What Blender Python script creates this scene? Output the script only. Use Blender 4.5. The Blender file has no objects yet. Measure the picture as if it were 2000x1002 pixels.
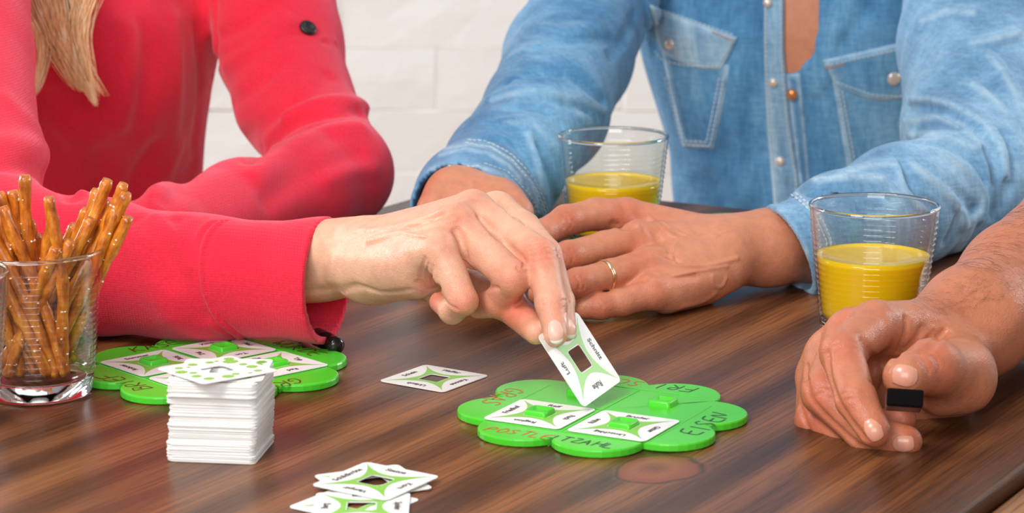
import bpy, bmesh, math, random
import numpy as np
from mathutils import Vector, Matrix, Quaternion
random.seed(7); rng = np.random.default_rng(7)
SC = bpy.context.scene; COL = SC.collection
T = 0.74                                     # height of the table top above the floor
# ---------------------------------------------------------------- camera
FPX = 4900.0; TH = math.atan(1014.0/FPX); CH = 0.34
ST, CT = math.sin(TH), math.cos(TH)
cam = bpy.data.cameras.new('camera'); cam.sensor_width = 36.0; cam.lens = 36.0*FPX/2000.0
cam.clip_start = 0.05; cam.clip_end = 50
cam.dof.use_dof = True; cam.dof.focus_distance = 1.36; cam.dof.aperture_fstop = 16.0
camo = bpy.data.objects.new('camera', cam); COL.objects.link(camo)
camo.location = (0, 0, T+CH); camo.rotation_euler = (math.pi/2-TH, 0, 0)
SC.camera = camo
# ---------------------------------------------------------------- light
w = bpy.data.worlds.new('world'); SC.world = w; w.use_nodes = True
w.node_tree.nodes['Background'].inputs[0].default_value = (0.95, 0.97, 1.0, 1)
w.node_tree.nodes['Background'].inputs[1].default_value = 0.33
def area(name, loc, target, sx, sy, power, color=(1, 1, 1)):
    l = bpy.data.lights.new(name, 'AREA'); l.shape = 'RECTANGLE'; l.size = sx; l.size_y = sy
    l.energy = power; l.color = color
    o = bpy.data.objects.new(name, l); COL.objects.link(o); o.location = loc
    o.rotation_euler = (Vector(target)-Vector(loc)).to_track_quat('-Z', 'Y').to_euler()
    return o
area('softbox_key', (-.95, .25, T+1.55), (0.0, 1.6, T), 0.7, 0.7, 34, (1, .98, .95))
area('softbox_fill', (-.2, -.6, T+.75), (0.0, 1.9, T), 1.2, .8, 21, (1, .99, .98))
area('softbox_top', (0.1, 1.5, T+1.9), (0.1, 1.6, T), 1.2, 1.0, 6, (1, .99, .98))
area('wall_light', (-2.2, 2.75, T+.9), (0.3, 3.35, T-.1), .8, .8, 50, (.95, .98, 1))
area('wall_light', (2.7, 2.75, T+.9), (0.5, 3.35, T-.1), .8, .8, 50, (.95, .98, 1))
SC.view_settings.view_transform = 'Standard'; SC.view_settings.look = 'None'
SC.view_settings.gamma = 1; SC.view_settings.use_curve_mapping = False
SC.view_settings.exposure = 0.0
# ---------------------------------------------------------------- points
CAM = np.array([0, 0, T+CH])
def W(px, py, D):
    """a point seen at (px,py) in the 2000x1002 photo, D metres along the view axis"""
    u = (px-1000.0)/FPX; v = (501.0-py)/FPX
    return np.array([D*u, D*(CT+v*ST), T+CH+D*(-ST+v*CT)])
def Wh(px, py, h):
    v = (501.0-py)/FPX
    return W(px, py, (CH-h)/(ST-v*CT))
def Hp(px, py, d):
    v = (501.0-py)/5700.0
    h = .405-d*(.219-v*.9757)
    return Wh(px, py, h)
def pix(P):
    q = P-CAM
    depth = q[..., 1]*CT-q[..., 2]*ST
    up = q[..., 1]*ST+q[..., 2]*CT
    return 1000+FPX*q[..., 0]/depth, 501-FPX*up/depth
# ---------------------------------------------------------------- objects
def link(o, parent=None):
    COL.objects.link(o)
    if parent is not None: o.parent = parent
    return o
def empty(name, loc=(0, 0, 0), rot=(0, 0, 0)):
    o = bpy.data.objects.new(name, None); link(o); o.location = loc; o.rotation_euler = rot
    o.empty_display_size = .02
    return o
def tag(o, label=None, cat=None, group=None, kind=None):
    if label: o['label'] = label
    if cat: o['category'] = cat
    if group: o['group'] = group
    if kind: o['kind'] = kind
    return o
def mesh_np(name, V, F, mats, parent=None, smooth=True, fm=None, attrs=None):
    """V (n,3), F (m,k) all the same size"""
    V = np.asarray(V, np.float32); F = np.asarray(F, np.int32)
    me = bpy.data.meshes.new(name); k = F.shape[1]
    me.vertices.add(len(V)); me.vertices.foreach_set('co', V.ravel())
    me.loops.add(F.size); me.loops.foreach_set('vertex_index', F.ravel())
    me.polygons.add(len(F)); me.polygons.foreach_set('loop_start', np.arange(0, F.size, k, dtype=np.int32))
    if fm is not None: me.polygons.foreach_set('material_index', np.asarray(fm, np.int32))
    me.polygons.foreach_set('use_smooth', np.full(len(F), smooth))
    for n, a in (attrs or {}).items():
        at = me.attributes.new(n, 'FLOAT', 'POINT'); at.data.foreach_set('value', np.asarray(a, np.float32))
    me.update(calc_edges=True); me.validate()
    for m in (mats if isinstance(mats, (list, tuple)) else [mats]): me.materials.append(m)
    return link(bpy.data.objects.new(name, me), parent)
def mesh_py(name, verts, faces, mats, parent=None, smooth=False, fm=None):
    me = bpy.data.meshes.new(name); me.from_pydata([tuple(map(float, v)) for v in verts], [], faces)
    for m in (mats if isinstance(mats, (list, tuple)) else [mats]): me.materials.append(m)
    for i, p in enumerate(me.polygons):
        p.use_smooth = smooth
        if fm: p.material_index = fm[i]
    me.update()
    return link(bpy.data.objects.new(name, me), parent)
def bm_obj(name, bm, mats, parent=None, smooth=False):
    me = bpy.data.meshes.new(name); bm.to_mesh(me); bm.free()
    for m in (mats if isinstance(mats, (list, tuple)) else [mats]): me.materials.append(m)
    for p in me.polygons: p.use_smooth = smooth
    return link(bpy.data.objects.new(name, me), parent)
def box_bm(sx, sy, sz, bev=0.0, seg=2, c=(0, 0, 0)):
    bm = bmesh.new(); bmesh.ops.create_cube(bm, size=1)
    for v in bm.verts: v.co = Vector((v.co.x*sx+c[0], v.co.y*sy+c[1], v.co.z*sz+c[2]))
    if bev: bmesh.ops.bevel(bm, geom=bm.edges[:], offset=bev, segments=seg, profile=.5, affect='EDGES')
    return bm
# ---------------------------------------------------------------- materials
class NT:
    def __init__(s, name):
        s.m = bpy.data.materials.new(name); s.m.use_nodes = True; s.t = s.m.node_tree
        s.b = s.t.nodes['Principled BSDF']; s.out = s.t.nodes['Material Output']
    def n(s, typ, **kw):
        x = s.t.nodes.new(typ)
        for k, v in kw.items():
            if k.startswith('_'): setattr(x, k[1:], v)
            else:
                key = int(k[1:]) if k[0] == 'i' and k[1:].isdigit() else k.replace('__', ' ')
                x.inputs[key].default_value = v
        return x
    def l(s, a, b): s.t.links.new(a, b)
    def p(s, **kw):
        for k, v in kw.items(): s.b.inputs[k.replace('__', ' ')].default_value = v
    def obj(s, scale=(1, 1, 1), rot=(0, 0, 0)):
        tc = s.n('ShaderNodeTexCoord'); mp = s.n('ShaderNodeMapping')
        mp.inputs['Scale'].default_value = scale; mp.inputs['Rotation'].default_value = rot
        s.l(tc.outputs['Object'], mp.inputs[0]); return mp.outputs[0]
    def noise(s, vec, scale, detail=3, rough=.55, dist=0):
        x = s.n('ShaderNodeTexNoise'); x.inputs['Scale'].default_value = scale
        x.inputs['Detail'].default_value = detail; x.inputs['Roughness'].default_value = rough
        x.inputs['Distortion'].default_value = dist
        if vec is not None: s.l(vec, x.inputs['Vector'])
        return x.outputs[0]
    def ramp(s, fac, stops):
        r = s.n('ShaderNodeValToRGB'); e = r.color_ramp.elements
        while len(e) < len(stops): e.new(.5)
        for i, (p, c) in enumerate(stops):
            e[i].position = p; e[i].color = (*c, 1) if len(c) == 3 else c
        s.l(fac, r.inputs[0]); return r.outputs[0]
    def mix(s, fac, a, b, mode='MIX'):
        x = s.n('ShaderNodeMix', _data_type='RGBA', _blend_type=mode)
        for sock, val in ((x.inputs[0], fac), (x.inputs[6], a), (x.inputs[7], b)):
            if hasattr(val, 'is_linked') or isinstance(val, bpy.types.NodeSocket): s.l(val, sock)
            elif isinstance(val, (int, float)): sock.default_value = val
            else: sock.default_value = (*val, 1)
        return x.outputs[2]
    def math(s, op, a, b=0.0, clamp=False):
        x = s.n('ShaderNodeMath', _operation=op, _use_clamp=clamp)
        for i, val in enumerate((a, b)):
            if isinstance(val, bpy.types.NodeSocket): s.l(val, x.inputs[i])
            else: x.inputs[i].default_value = val
        return x.outputs[0]
    def bump(s, h, strength=.3, dist=.001, normal=None):
        b = s.n('ShaderNodeBump'); b.inputs['Strength'].default_value = strength; b.inputs['Distance'].default_value = dist
        s.l(h, b.inputs['Height'])
        if normal is not None: s.l(normal, b.inputs['Normal'])
        return b.outputs[0]
    def attr(s, name):
        a = s.n('ShaderNodeAttribute'); a.attribute_name = name; return a.outputs['Fac']
    def base(s, c): s.l(c, s.b.inputs['Base Color'])
    def norm(s, c): s.l(c, s.b.inputs['Normal'])
def srgb(r, g, b):
    f = lambda c: (c/255)/12.92 if c/255 <= .04045 else ((c/255+.055)/1.055)**2.4
    return (f(r), f(g), f(b))
def plain(name, rgb, rough=.5, **kw):
    m = NT(name); m.p(Base__Color=(*rgb, 1), Roughness=rough)
    for k, v in kw.items(): m.b.inputs[k.replace('__', ' ')].default_value = v
    return m.m
def skin_mat(name, base, red, rough=.42, hairy=False):
    m = NT(name); v = m.obj()
    n1 = m.noise(v, 28, 4, .6); n2 = m.noise(v, 140, 3, .6)
    c = m.mix(m.math('MULTIPLY', n1, .55), base, red)
    c = m.mix(m.attr('red'), c, red)
    c = m.mix(m.math('MULTIPLY', m.attr('pale'), .45), c, tuple(min(1, x*1.15+.04) for x in base))
    sp = m.ramp(n2, [(.30, (.80, .80, .80)), (.62, (1.06, 1.06, 1.06))])
    c = m.mix(.55, c, sp, 'MULTIPLY'); m.base(c)
    vo = m.n('ShaderNodeTexVoronoi', _feature='DISTANCE_TO_EDGE'); vo.inputs['Scale'].default_value = 900
    m.l(v, vo.inputs['Vector'])
    h = m.math('ADD', m.math('MULTIPLY', vo.outputs[0], .8), m.math('MULTIPLY', m.noise(v, 300, 4, .65), 1.2))
    m.norm(m.bump(h, .38, .0008))
    m.p(Roughness=rough, Subsurface__Weight=.12, Subsurface__Scale=.0028, Subsurface__Radius=(1, .35, .2))
    m.b.inputs['Specular IOR Level'].default_value = .42
    return m.m
SKIN_A = skin_mat('skin_fair', (.74, .46, .31), (.68, .17, .10))
SKIN_B = skin_mat('skin_tan', (.62, .27, .15), (.54, .13, .07))
SKIN_C = skin_mat('skin_warm', (.52, .205, .105), (.50, .115, .06), rough=.38)
NAIL = plain('nail_pale', (.78, .44, .35), .36)
NAIL_TIP = plain('nail_tip', (.88, .78, .70), .2, Coat__Weight=.5)
def knit_mat():
    m = NT('red_knit'); v = m.obj()
    n = m.noise(v, 9, 4, .6); n2 = m.noise(v, 700, 2, .6)
    c = m.ramp(n, [(.3, (.68, .018, .046)), (.7, (.76, .024, .056))])
    f = m.ramp(m.noise(v, 620, 2, .6), [(.35, (.85, .85, .85)), (.65, (1.1, 1.1, 1.1))])
    c = m.mix(.6, c, f, 'MULTIPLY'); m.base(c)
    wv = m.n('ShaderNodeTexWave', _bands_direction='X'); wv.inputs['Scale'].default_value = 190; wv.inputs['Distortion'].default_value = 1.2
    wv.inputs['Detail Scale'].default_value = 3; m.l(v, wv.inputs[0])
    w2 = m.n('ShaderNodeTexWave', _bands_direction='Z'); w2.inputs['Scale'].default_value = 230; w2.inputs['Distortion'].default_value = .8
    m.l(v, w2.inputs[0])
    h = m.math('ADD', m.math('MULTIPLY', m.math('ADD', wv.outputs[1], w2.outputs[1]), .28), n2)
    m.norm(m.bump(h, .32, .001))
    m.p(Roughness=.9, Sheen__Weight=.42, Sheen__Roughness=.5, Sheen__Tint=(1, .42, .5, 1))
    m.b.inputs['Specular IOR Level'].default_value = .15
    return m.m
KNIT = knit_mat()
def denim_mat(name, dark, mid, lite):
    m = NT(name); v = m.obj(scale=(1, 1, .35)); v0 = m.obj()
    n = m.noise(v, 13, 7, .68, .5); th = m.noise(m.obj(scale=(1, 1, .12)), 420, 2, .6); t2 = m.noise(m.obj(scale=(.15, .15, 1)), 480, 2, .6)
    c = m.ramp(n, [(.33, dark), (.5, mid), (.68, lite)])
    thr = m.ramp(m.math('MULTIPLY', m.math('ADD', th, t2), .5), [(.38, (.74, .78, .82)), (.62, (1.2, 1.15, 1.1))])
    c = m.mix(.8, c, thr, 'MULTIPLY')
    wn = m.math('MULTIPLY', m.attr('wear_highlight'), m.ramp(m.noise(v0, 90, 4, .7), [(.35, (.35, .35, .35)), (.6, (1, 1, 1))]))  # worn seams, plus fold highlights put into the colour along ridges
    c = m.mix(wn, c, (.44, .60, .72))
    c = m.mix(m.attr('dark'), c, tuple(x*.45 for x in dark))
    m.base(c)
    m.norm(m.bump(m.math('ADD', th, t2), .35, .0012))
    m.p(Roughness=.85, Sheen__Weight=.25, Sheen__Tint=(.7, .85, 1, 1))
    m.b.inputs['Specular IOR Level'].default_value = .2
    return m.m
DENIM = denim_mat('denim_blue', (.030, .125, .285), (.085, .255, .46), (.21, .44, .66))
DENIM_L = denim_mat('denim_pale', (.075, .20, .36), (.16, .335, .53), (.31, .51, .69))  # paler blue than the torso denim, used for one sleeve
DENIM_W = denim_mat('denim_worn', (.07, .20, .38), (.24, .41, .57), (.48, .62, .71))
THREAD = plain('seam_thread', (.50, .62, .68), .8)
THREAD_O = plain('orange_thread', (.50, .28, .17), .8)
# ---------------------------------------------------------------- signed distance modelling
def v3(p): return np.asarray(p, np.float32)
def cone(a, b, ra, rb, n=None, s=1.0):
    """rounded tapering limb a-b; n,s flatten it along n"""
    a = v3(a); b = v3(b); ba = b-a; L2 = float(ba@ba)+1e-12
    if n is not None: n = v3(n)/np.linalg.norm(n)
    def f(P):
        q = P-a; h = np.clip((q@ba)/L2, 0, 1)
        q = q-h[:, None]*ba
        if n is not None:
            c = q@n; q = q+(c*(1/s-1))[:, None]*n
        return np.sqrt((q*q).sum(1))-(ra+(rb-ra)*h)
    f.lo = np.minimum(a-ra, b-rb); f.hi = np.maximum(a+ra, b+rb)
    return f
def ball(a, r, n=None, s=1.0): return cone(a, v3(a)+1e-4, r, r, n, s)
def smin(a, b, k):
    h = np.maximum(k-np.abs(a-b), 0)/k
    return np.minimum(a, b)-h*h*k*.25
def smax(a, b, k): return -smin(-a, -b, k)
def group(fs, k):
    fs = list(fs)
    def f(P):
        d = fs[0](P)
        for g in fs[1:]: d = smin(d, g(P), k)
        return d
    f.lo = np.min([g.lo for g in fs], 0); f.hi = np.max([g.hi for g in fs], 0)
    return f
def chain(pts, rs, k=.002, n=None, s=1.0):
    return group([cone(pts[i], pts[i+1], rs[i], rs[i+1], n, s) for i in range(len(pts)-1)], k)
class Sculpt:
    """smooth union of limbs + carved planes + strokes drawn on the surface"""
    def __init__(s): s.gs = []; s.cuts = []; s.strokes = []; s.fields = []
    def add(s, f, k=.006): s.gs.append((f, k)); return s
    def base(s, P):
        P = np.asarray(P, np.float32); d = None
        for f, k in s.gs:
            g = f(P); d = g if d is None else smin(d, g, k)
        return d
    def f(s, P):
        P = np.asarray(P, np.float32); d = s.base(P)
        for (A, wid, amp) in s.strokes:
            lo = A.min(0)-3*wid; hi = A.max(0)+3*wid
            m = np.all((P > lo) & (P < hi), 1)
            if not m.any(): continue
            Q = P[m]; best = None
            for i in range(max(1, len(A)-1)):
                a = A[i]; b = A[min(i+1, len(A)-1)]; ba = b-a; L2 = float(ba@ba)+1e-12
                q = Q-a; h = np.clip((q@ba)/L2, 0, 1); q = q-h[:, None]*ba
                e = (q*q).sum(1); best = e if best is None else np.minimum(best, e)
            d[m] -= amp*np.exp(-best/(wid*wid))
        for g in s.fields: d = g(P, d)
        return d
    def hit(s, px, py, D0=.8, D1=3.2, full=False):
        """where rays through photo points meet the surface"""
        px = np.atleast_1d(np.asarray(px, float)); py = np.atleast_1d(np.asarray(py, float))
        u = (px-1000)/FPX; v = (501-py)/FPX
        dr = np.stack([u, CT+v*ST, -ST+v*CT], 1); t = np.full(len(px), D0); F = s.f if full else s.base
        bt = t.copy(); bd = np.full(len(px), 9.0)
        for k in range(80):
            d = F(CAM+dr*t[:, None]); better = np.abs(d) < bd; bt[better] = t[better]; bd[better] = np.abs(d[better])
            t = np.clip(t+d*.5, D0, D1)
            if bd.max() < 3e-5: break
        return CAM+dr*bt[:, None]
    def stroke(s, pts, wid, amp, smooth=True):
        """pts photo points, wid and amp in mm (amp > 0 ridge, < 0 crease)"""
        pts = np.array(pts, float)
        if smooth and len(pts) > 2:
            t = np.linspace(0, len(pts)-1, (len(pts)-1)*3+1); out = []
            for x in t:
                i = min(int(x), len(pts)-2); f = x-i
                p0 = pts[max(i-1, 0)]; p1 = pts[i]; p2 = pts[i+1]; p3 = pts[min(i+2, len(pts)-1)]
                out.append(.5*((2*p1)+(-p0+p2)*f+(2*p0-5*p1+4*p2-p3)*f*f+(-p0+3*p1-3*p2+p3)*f**3))
            pts = np.array(out)
        A = s.hit(pts[:, 0], pts[:, 1])
        s.strokes.append((A.astype(np.float32), wid*.001, amp*.001)); return A
    def normal(s, P, full=True):
        F = s.f if full else s.base; e = 4e-4; P = np.asarray(P, np.float32)
        g = np.stack([F(P+v3(x))-F(P-v3(x)) for x in ((e, 0, 0), (0, e, 0), (0, 0, e))], 1)
        return g/(np.linalg.norm(g, axis=1)[:, None]+1e-9)
    def bounds(s, pad):
        return np.min([g.lo for g, _ in s.gs], 0)-pad, np.max([g.hi for g, _ in s.gs], 0)+pad
def nets(F, lo, hi, vox, slack=1.6):
    """surface nets over the blocks that the surface crosses"""
    lo = np.asarray(lo, np.float64); B = 8
    n = np.ceil((np.asarray(hi)-lo)/vox/B).astype(int)*B+1
    nb = (n-1)//B
    gi = np.stack(np.meshgrid(*[np.arange(k) for k in nb], indexing='ij'), -1).reshape(-1, 3)
    c = lo+(gi*B+B/2)*vox; dc = np.concatenate([F(c[i:i+400000]) for i in range(0, len(c), 400000)])
    G = np.where(dc.reshape(nb) > 0, 1.0, -1.0).astype(np.float32).repeat(B, 0).repeat(B, 1).repeat(B, 2)
    G = np.pad(G, ((0, 1),)*3, mode='edge')
    act = gi[np.abs(dc) < B*vox*.87*slack]
    loc = np.stack(np.meshgrid(*[np.arange(B+1)]*3, indexing='ij'), -1).reshape(-1, 3)
    for i in range(0, len(act), 600):
        ix = (act[i:i+600, None, :]*B+loc[None]).reshape(-1, 3)
        G[ix[:, 0], ix[:, 1], ix[:, 2]] = F((lo+ix*vox))
    S = G < 0
    cnt = np.zeros(tuple(np.array(S.shape)-1), np.int8)
    for dx in (0, 1):
        for dy in (0, 1):
            for dz in (0, 1):
                cnt += S[dx:S.shape[0]-1+dx, dy:S.shape[1]-1+dy, dz:S.shape[2]-1+dz]
    ce = np.argwhere((cnt > 0) & (cnt < 8))
    idx = np.full(cnt.shape, -1, np.int32); idx[ce[:, 0], ce[:, 1], ce[:, 2]] = np.arange(len(ce))
    corners = [(a, b, c) for a in (0, 1) for b in (0, 1) for c in (0, 1)]
    val = {k: G[ce[:, 0]+k[0], ce[:, 1]+k[1], ce[:, 2]+k[2]] for k in corners}
    acc = np.zeros((len(ce), 3)); num = np.zeros(len(ce))
    for k in corners:
        for ax in range(3):
            if k[ax]: continue
            k2 = list(k); k2[ax] = 1; k2 = tuple(k2)
            a = val[k]; b = val[k2]; cr = (a < 0) != (b < 0)
            t = np.where(cr, a/np.where(cr, a-b, 1), 0); p = np.zeros((len(ce), 3)); p[:] = k; p[:, ax] += t
            acc[cr] += p[cr]; num += cr
    V = lo+(ce+acc/num[:, None])*vox
    Q = []
    for ax in range(3):
        o1, o2 = [(1, 2), (2, 0), (0, 1)][ax]
        sl = [slice(None)]*3; sl2 = [slice(None)]*3; sl[ax] = slice(0, -1); sl2[ax] = slice(1, None)
        A = S[tuple(sl)]; Bm = S[tuple(sl2)]
        e = np.argwhere(A != Bm)
        e = e[(e[:, o1] > 0) & (e[:, o2] > 0) & (e[:, o1] < S.shape[o1]-1) & (e[:, o2] < S.shape[o2]-1)]
        fl = A[e[:, 0], e[:, 1], e[:, 2]]
        def g(d1, d2):
            q = e.copy(); q[:, o1] -= d1; q[:, o2] -= d2; return idx[q[:, 0], q[:, 1], q[:, 2]]
        q = np.stack([g(1, 1), g(0, 1), g(0, 0), g(1, 0)], 1)
        q[~fl] = q[~fl][:, ::-1]; Q.append(q)
    Q = np.concatenate(Q); Q = Q[(Q >= 0).all(1)]
    return V.astype(np.float32), Q
def spots(V, lst):
    a = np.zeros(len(V), np.float32)
    for p, r, m in lst:
        a = np.maximum(a, m*np.exp(-((V-v3(p))**2).sum(1)/(r*r)))
    return a
def plane_cut(p0, p1, p2, toward):
    """half-space whose outside is on the side of the point 'toward'"""
    n = np.cross(v3(p1)-v3(p0), v3(p2)-v3(p0)); n /= np.linalg.norm(n)
    if (v3(toward)-v3(p0))@n < 0: n = -n
    return v3(p0), n.astype(np.float32)
def poly_mask(poly, x, y):
    poly = np.array(poly, float); ins = np.zeros(len(x), bool); dd = np.full(len(x), 1e9)
    for i in range(len(poly)):
        x0, y0 = poly[i]; x1, y1 = poly[(i+1) % len(poly)]
        c = ((y0 > y) != (y1 > y)); xi = (x1-x0)*(y-y0)/((y1-y0) if y1 != y0 else 1e-9)+x0
        ins ^= c & (x < xi)
        L2 = (x1-x0)**2+(y1-y0)**2+1e-9; h = np.clip(((x-x0)*(x1-x0)+(y-y0)*(y1-y0))/L2, 0, 1)
        dd = np.minimum(dd, np.hypot(x-x0-h*(x1-x0), y-y0-h*(y1-y0)))
    return ins, dd
def patch(name, sc, quad, nu, nv, off, thick, mats, parent, bulge=0.0, edge=None, attrs=None, kind=None):
    """a thin panel lying on the surface: quad = function(u,v)->photo point"""
    U, Vv = np.meshgrid(np.linspace(0, 1, nu), np.linspace(0, 1, nv), indexing='ij')
    p = np.array([quad(u, v) for u, v in zip(U.ravel(), Vv.ravel())])
    A = sc.hit(p[:, 0], p[:, 1], full=True); N = sc.normal(A)
    eu = np.minimum(U, 1-U).ravel(); ev = np.minimum(Vv, 1-Vv).ravel()
    ed = np.clip(np.minimum(eu*nu/2.5, ev*nv/2.5), 0, 1)
    top = A+N*(off+thick*np.sqrt(ed)+bulge*np.sin(np.pi*U.ravel())*np.sin(np.pi*Vv.ravel()))[:, None]
    bot = A+N*(off-.0012)
    V = np.concatenate([top, bot]); n = nu*nv; Fq = []
    ij = lambda i, j: i*nv+j
    for i in range(nu-1):
        for j in range(nv-1): Fq.append((ij(i, j), ij(i, j+1), ij(i+1, j+1), ij(i+1, j)))
    rim = [ij(i, 0) for i in range(nu)]+[ij(nu-1, j) for j in range(1, nv)]+[ij(i, nv-1) for i in range(nu-2, -1, -1)]+[ij(0, j) for j in range(nv-2, 0, -1)]
    for k in range(len(rim)):
        a = rim[k]; b = rim[(k+1) % len(rim)]; Fq.append((a, b, b+n, a+n))
    at = {'wear_highlight': np.concatenate([np.exp(-(np.minimum(eu*nu, ev*nv)/2.2)**2)]*2)*.9, 'dark': np.zeros(2*n)}
    o = mesh_np(name, V, Fq, mats, parent, True, attrs=at)
    return o
def stitches(name, sc, lines, mat, parent, length=5.5, gap=3.5, r=.0005, off=.0006, dbl=None):
    """short thread dashes along photo polylines, one joined part"""
    VV = []; FF = []; base = 0
    segs = []
    for ln in lines:
        ln = np.array(ln, float); d = np.r_[0, np.cumsum(np.hypot(*np.diff(ln, axis=0).T))]
        s = 0
        while s+length < d[-1]:
            q = [[np.interp(x, d, ln[:, 0]), np.interp(x, d, ln[:, 1])] for x in (s, s+length)]
            segs.append(q); s += length+gap
    q = np.array(segs); A = sc.hit(q[:, 0, 0], q[:, 0, 1], full=True); Bq = sc.hit(q[:, 1, 0], q[:, 1, 1], full=True)
    NA = sc.normal(A)
    for a, b, nn in zip(A, Bq, NA):
        t = (b-a); L = np.linalg.norm(t)
        if L > .02 or L < 1e-5: continue
        t = t/L; sd = np.cross(t, nn); a = a+nn*off; b = b+nn*off; ring = []
        for p, k in ((a-t*r, .3), (a+t*r, 1), (b-t*r, 1), (b+t*r, .3)):
            for an in range(5):
                x = an*2*math.pi/5; ring.append(p+(sd*math.cos(x)+nn*math.sin(x))*r*k)
        VV += ring
        for i in range(3):
            for an in range(5):
                FF.append((base+i*5+an, base+i*5+(an+1) % 5, base+(i+1)*5+(an+1) % 5, base+(i+1)*5+an))
        base += 20
    o = mesh_np(name, VV, FF, mat, parent, True); o['kind'] = 'stuff'
    return o
def nail(sc, center, tip, width, length, parent, white=0.0, name='nail', D0=.8, mat=None):
    """finger nail hugging the surface; center and tip are photo points"""
    A = sc.hit([center[0], tip[0]], [center[1], tip[1]], D0=D0, full=True)
    N = sc.normal(A[:1])[0]; ax = A[1]-A[0]; ax = ax-N*(ax@N); ax /= np.linalg.norm(ax); sd = np.cross(N, ax)
    nu, nv = 13, 15; V = []; F = []; fm = []
    for i in range(nu):
        for j in range(nv):
            u = -1+2*i/(nu-1); v = -1+2*j/(nv-1)
            w = width/2*(math.sqrt(1-.5*((-v-.2)/.8)**2) if v < -.2 else 1-.06*v*v)
            V.append(A[0]+sd*u*w+ax*v*length/2*(1-.16*u*u if v > 0 else 1-.22*u*u))
    V = np.array(V)
    for _ in range(6):
        V = V-sc.normal(V, False)*sc.base(V)[:, None]
    Nn = sc.normal(V, False); uu = np.linspace(-1, 1, nu).repeat(nv); vv = np.tile(np.linspace(-1, 1, nv), nu)
    lift = .00042*(1-.75*np.abs(uu)**3)*np.where(vv < -.6, .45, 1)
    top = V+Nn*lift[:, None]
    if white > 0:
        k = vv > .99
        top[k] += ax*white*(1-.5*np.abs(uu[k])[:, None]**2)
    bot = V-Nn*.0012
    P = np.concatenate([top, bot]); n = nu*nv
    for i in range(nu-1):
        for j in range(nv-1):
            F.append((i*nv+j, (i+1)*nv+j, (i+1)*nv+j+1, i*nv+j+1)); fm.append(1 if (white > 0 and j >= nv-3) else 0)
    rim = [i*nv for i in range(nu)]+[(nu-1)*nv+j for j in range(1, nv)]+[i*nv+nv-1 for i in range(nu-2, -1, -1)]+[j for j in range(nv-2, 0, -1)]
    for k in range(len(rim)):
        a = rim[k]; b = rim[(k+1) % len(rim)]; F.append((b, a, a+n, b+n)); fm.append(0)
    return mesh_np(name, P, F, [mat or NAIL, NAIL_TIP], parent, True, fm)
# ================================================================= setting
def wood_mat(name, dark, mid, lite, rough=.33, knot=None, gx=1.0):
    m = NT(name); v = m.obj(scale=(.9*gx, 11, 11)); vf = m.obj(scale=(1.6, 60, 60)); vb = m.obj(scale=(.5, 3.0, 3))
    big = m.noise(vb, 3.2, 4, .55, .6)
    wv = m.n('ShaderNodeTexWave', _bands_direction='Y'); wv.inputs['Scale'].default_value = 1.15
    wv.inputs['Distortion'].default_value = 7; wv.inputs['Detail'].default_value = 3; wv.inputs['Detail Scale'].default_value = .8
    m.l(m.obj(scale=(.55, 7, 7)), wv.inputs[0])
    f = m.math('ADD', m.math('MULTIPLY', m.noise(v, 2.4, 6, .62, .25), .62), m.math('MULTIPLY', m.math('ADD', wv.outputs[1], big), .19))
    if knot:
        tc = m.n('ShaderNodeTexCoord'); mp = m.n('ShaderNodeMapping', _vector_type='TEXTURE')
        mp.inputs['Location'].default_value = knot; mp.inputs['Scale'].default_value = (.030, .023, .05)
        m.l(tc.outputs['Object'], mp.inputs[0]); ln = m.n('ShaderNodeVectorMath', _operation='LENGTH')
        nz = m.n('ShaderNodeVectorMath', _operation='ADD'); m.l(mp.outputs[0], nz.inputs[0])
        nn = m.n('ShaderNodeTexNoise'); nn.inputs['Scale'].default_value = 25; m.l(tc.outputs['Object'], nn.inputs[0])
        sc_ = m.n('ShaderNodeVectorMath', _operation='SCALE'); sc_.inputs['Scale'].default_value = .7
        m.l(nn.outputs[1], sc_.inputs[0]); m.l(sc_.outputs[0], nz.inputs[1]); 
        sb = m.n('ShaderNodeVectorMath', _operation='SUBTRACT'); sb.inputs[1].default_value = (.35, .35, .35)
        m.l(nz.outputs[0], sb.inputs[0]); m.l(sb.outputs[0], ln.inputs[0])
        kd = ln.outputs['Value']
    c = m.ramp(f, [(.30, dark), (.47, mid), (.60, tuple(.5*(a+b) for a, b in zip(mid, lite))), (.74, lite)])
    fine = m.ramp(m.noise(vf, 9, 3, .6), [(.36, (.52, .48, .45)), (.50, (1.0, 1.0, 1.0)), (.66, (1.35, 1.3, 1.25))])
    c = m.mix(.8, c, fine, 'MULTIPLY')
    if knot:
        ring = m.ramp(m.math('ADD', kd, m.math('MULTIPLY', m.noise(m.obj(), 60, 2), .15)), [(0, (.12, .028, .010)), (.5, (.27, .075, .028)), (.84, (.20, .05, .02)), (.93, (.04, .012, .006)), (1.0, (.2, .07, .03))])
        c = m.mix(m.ramp(kd, [(.8, (1, 1, 1)), (1.05, (0, 0, 0))]), c, ring)
    m.base(c)
    m.norm(m.bump(m.math('ADD', m.noise(vf, 12, 3, .6), m.math('MULTIPLY', f, .4)), .16, .001))
    m.p(Roughness=rough)
    m.b.inputs['Specular IOR Level'].default_value = .30
    return m.m
ANG = math.radians(60); E = np.array([.5, .866]); N_ = np.array([.866, -.5])
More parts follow.
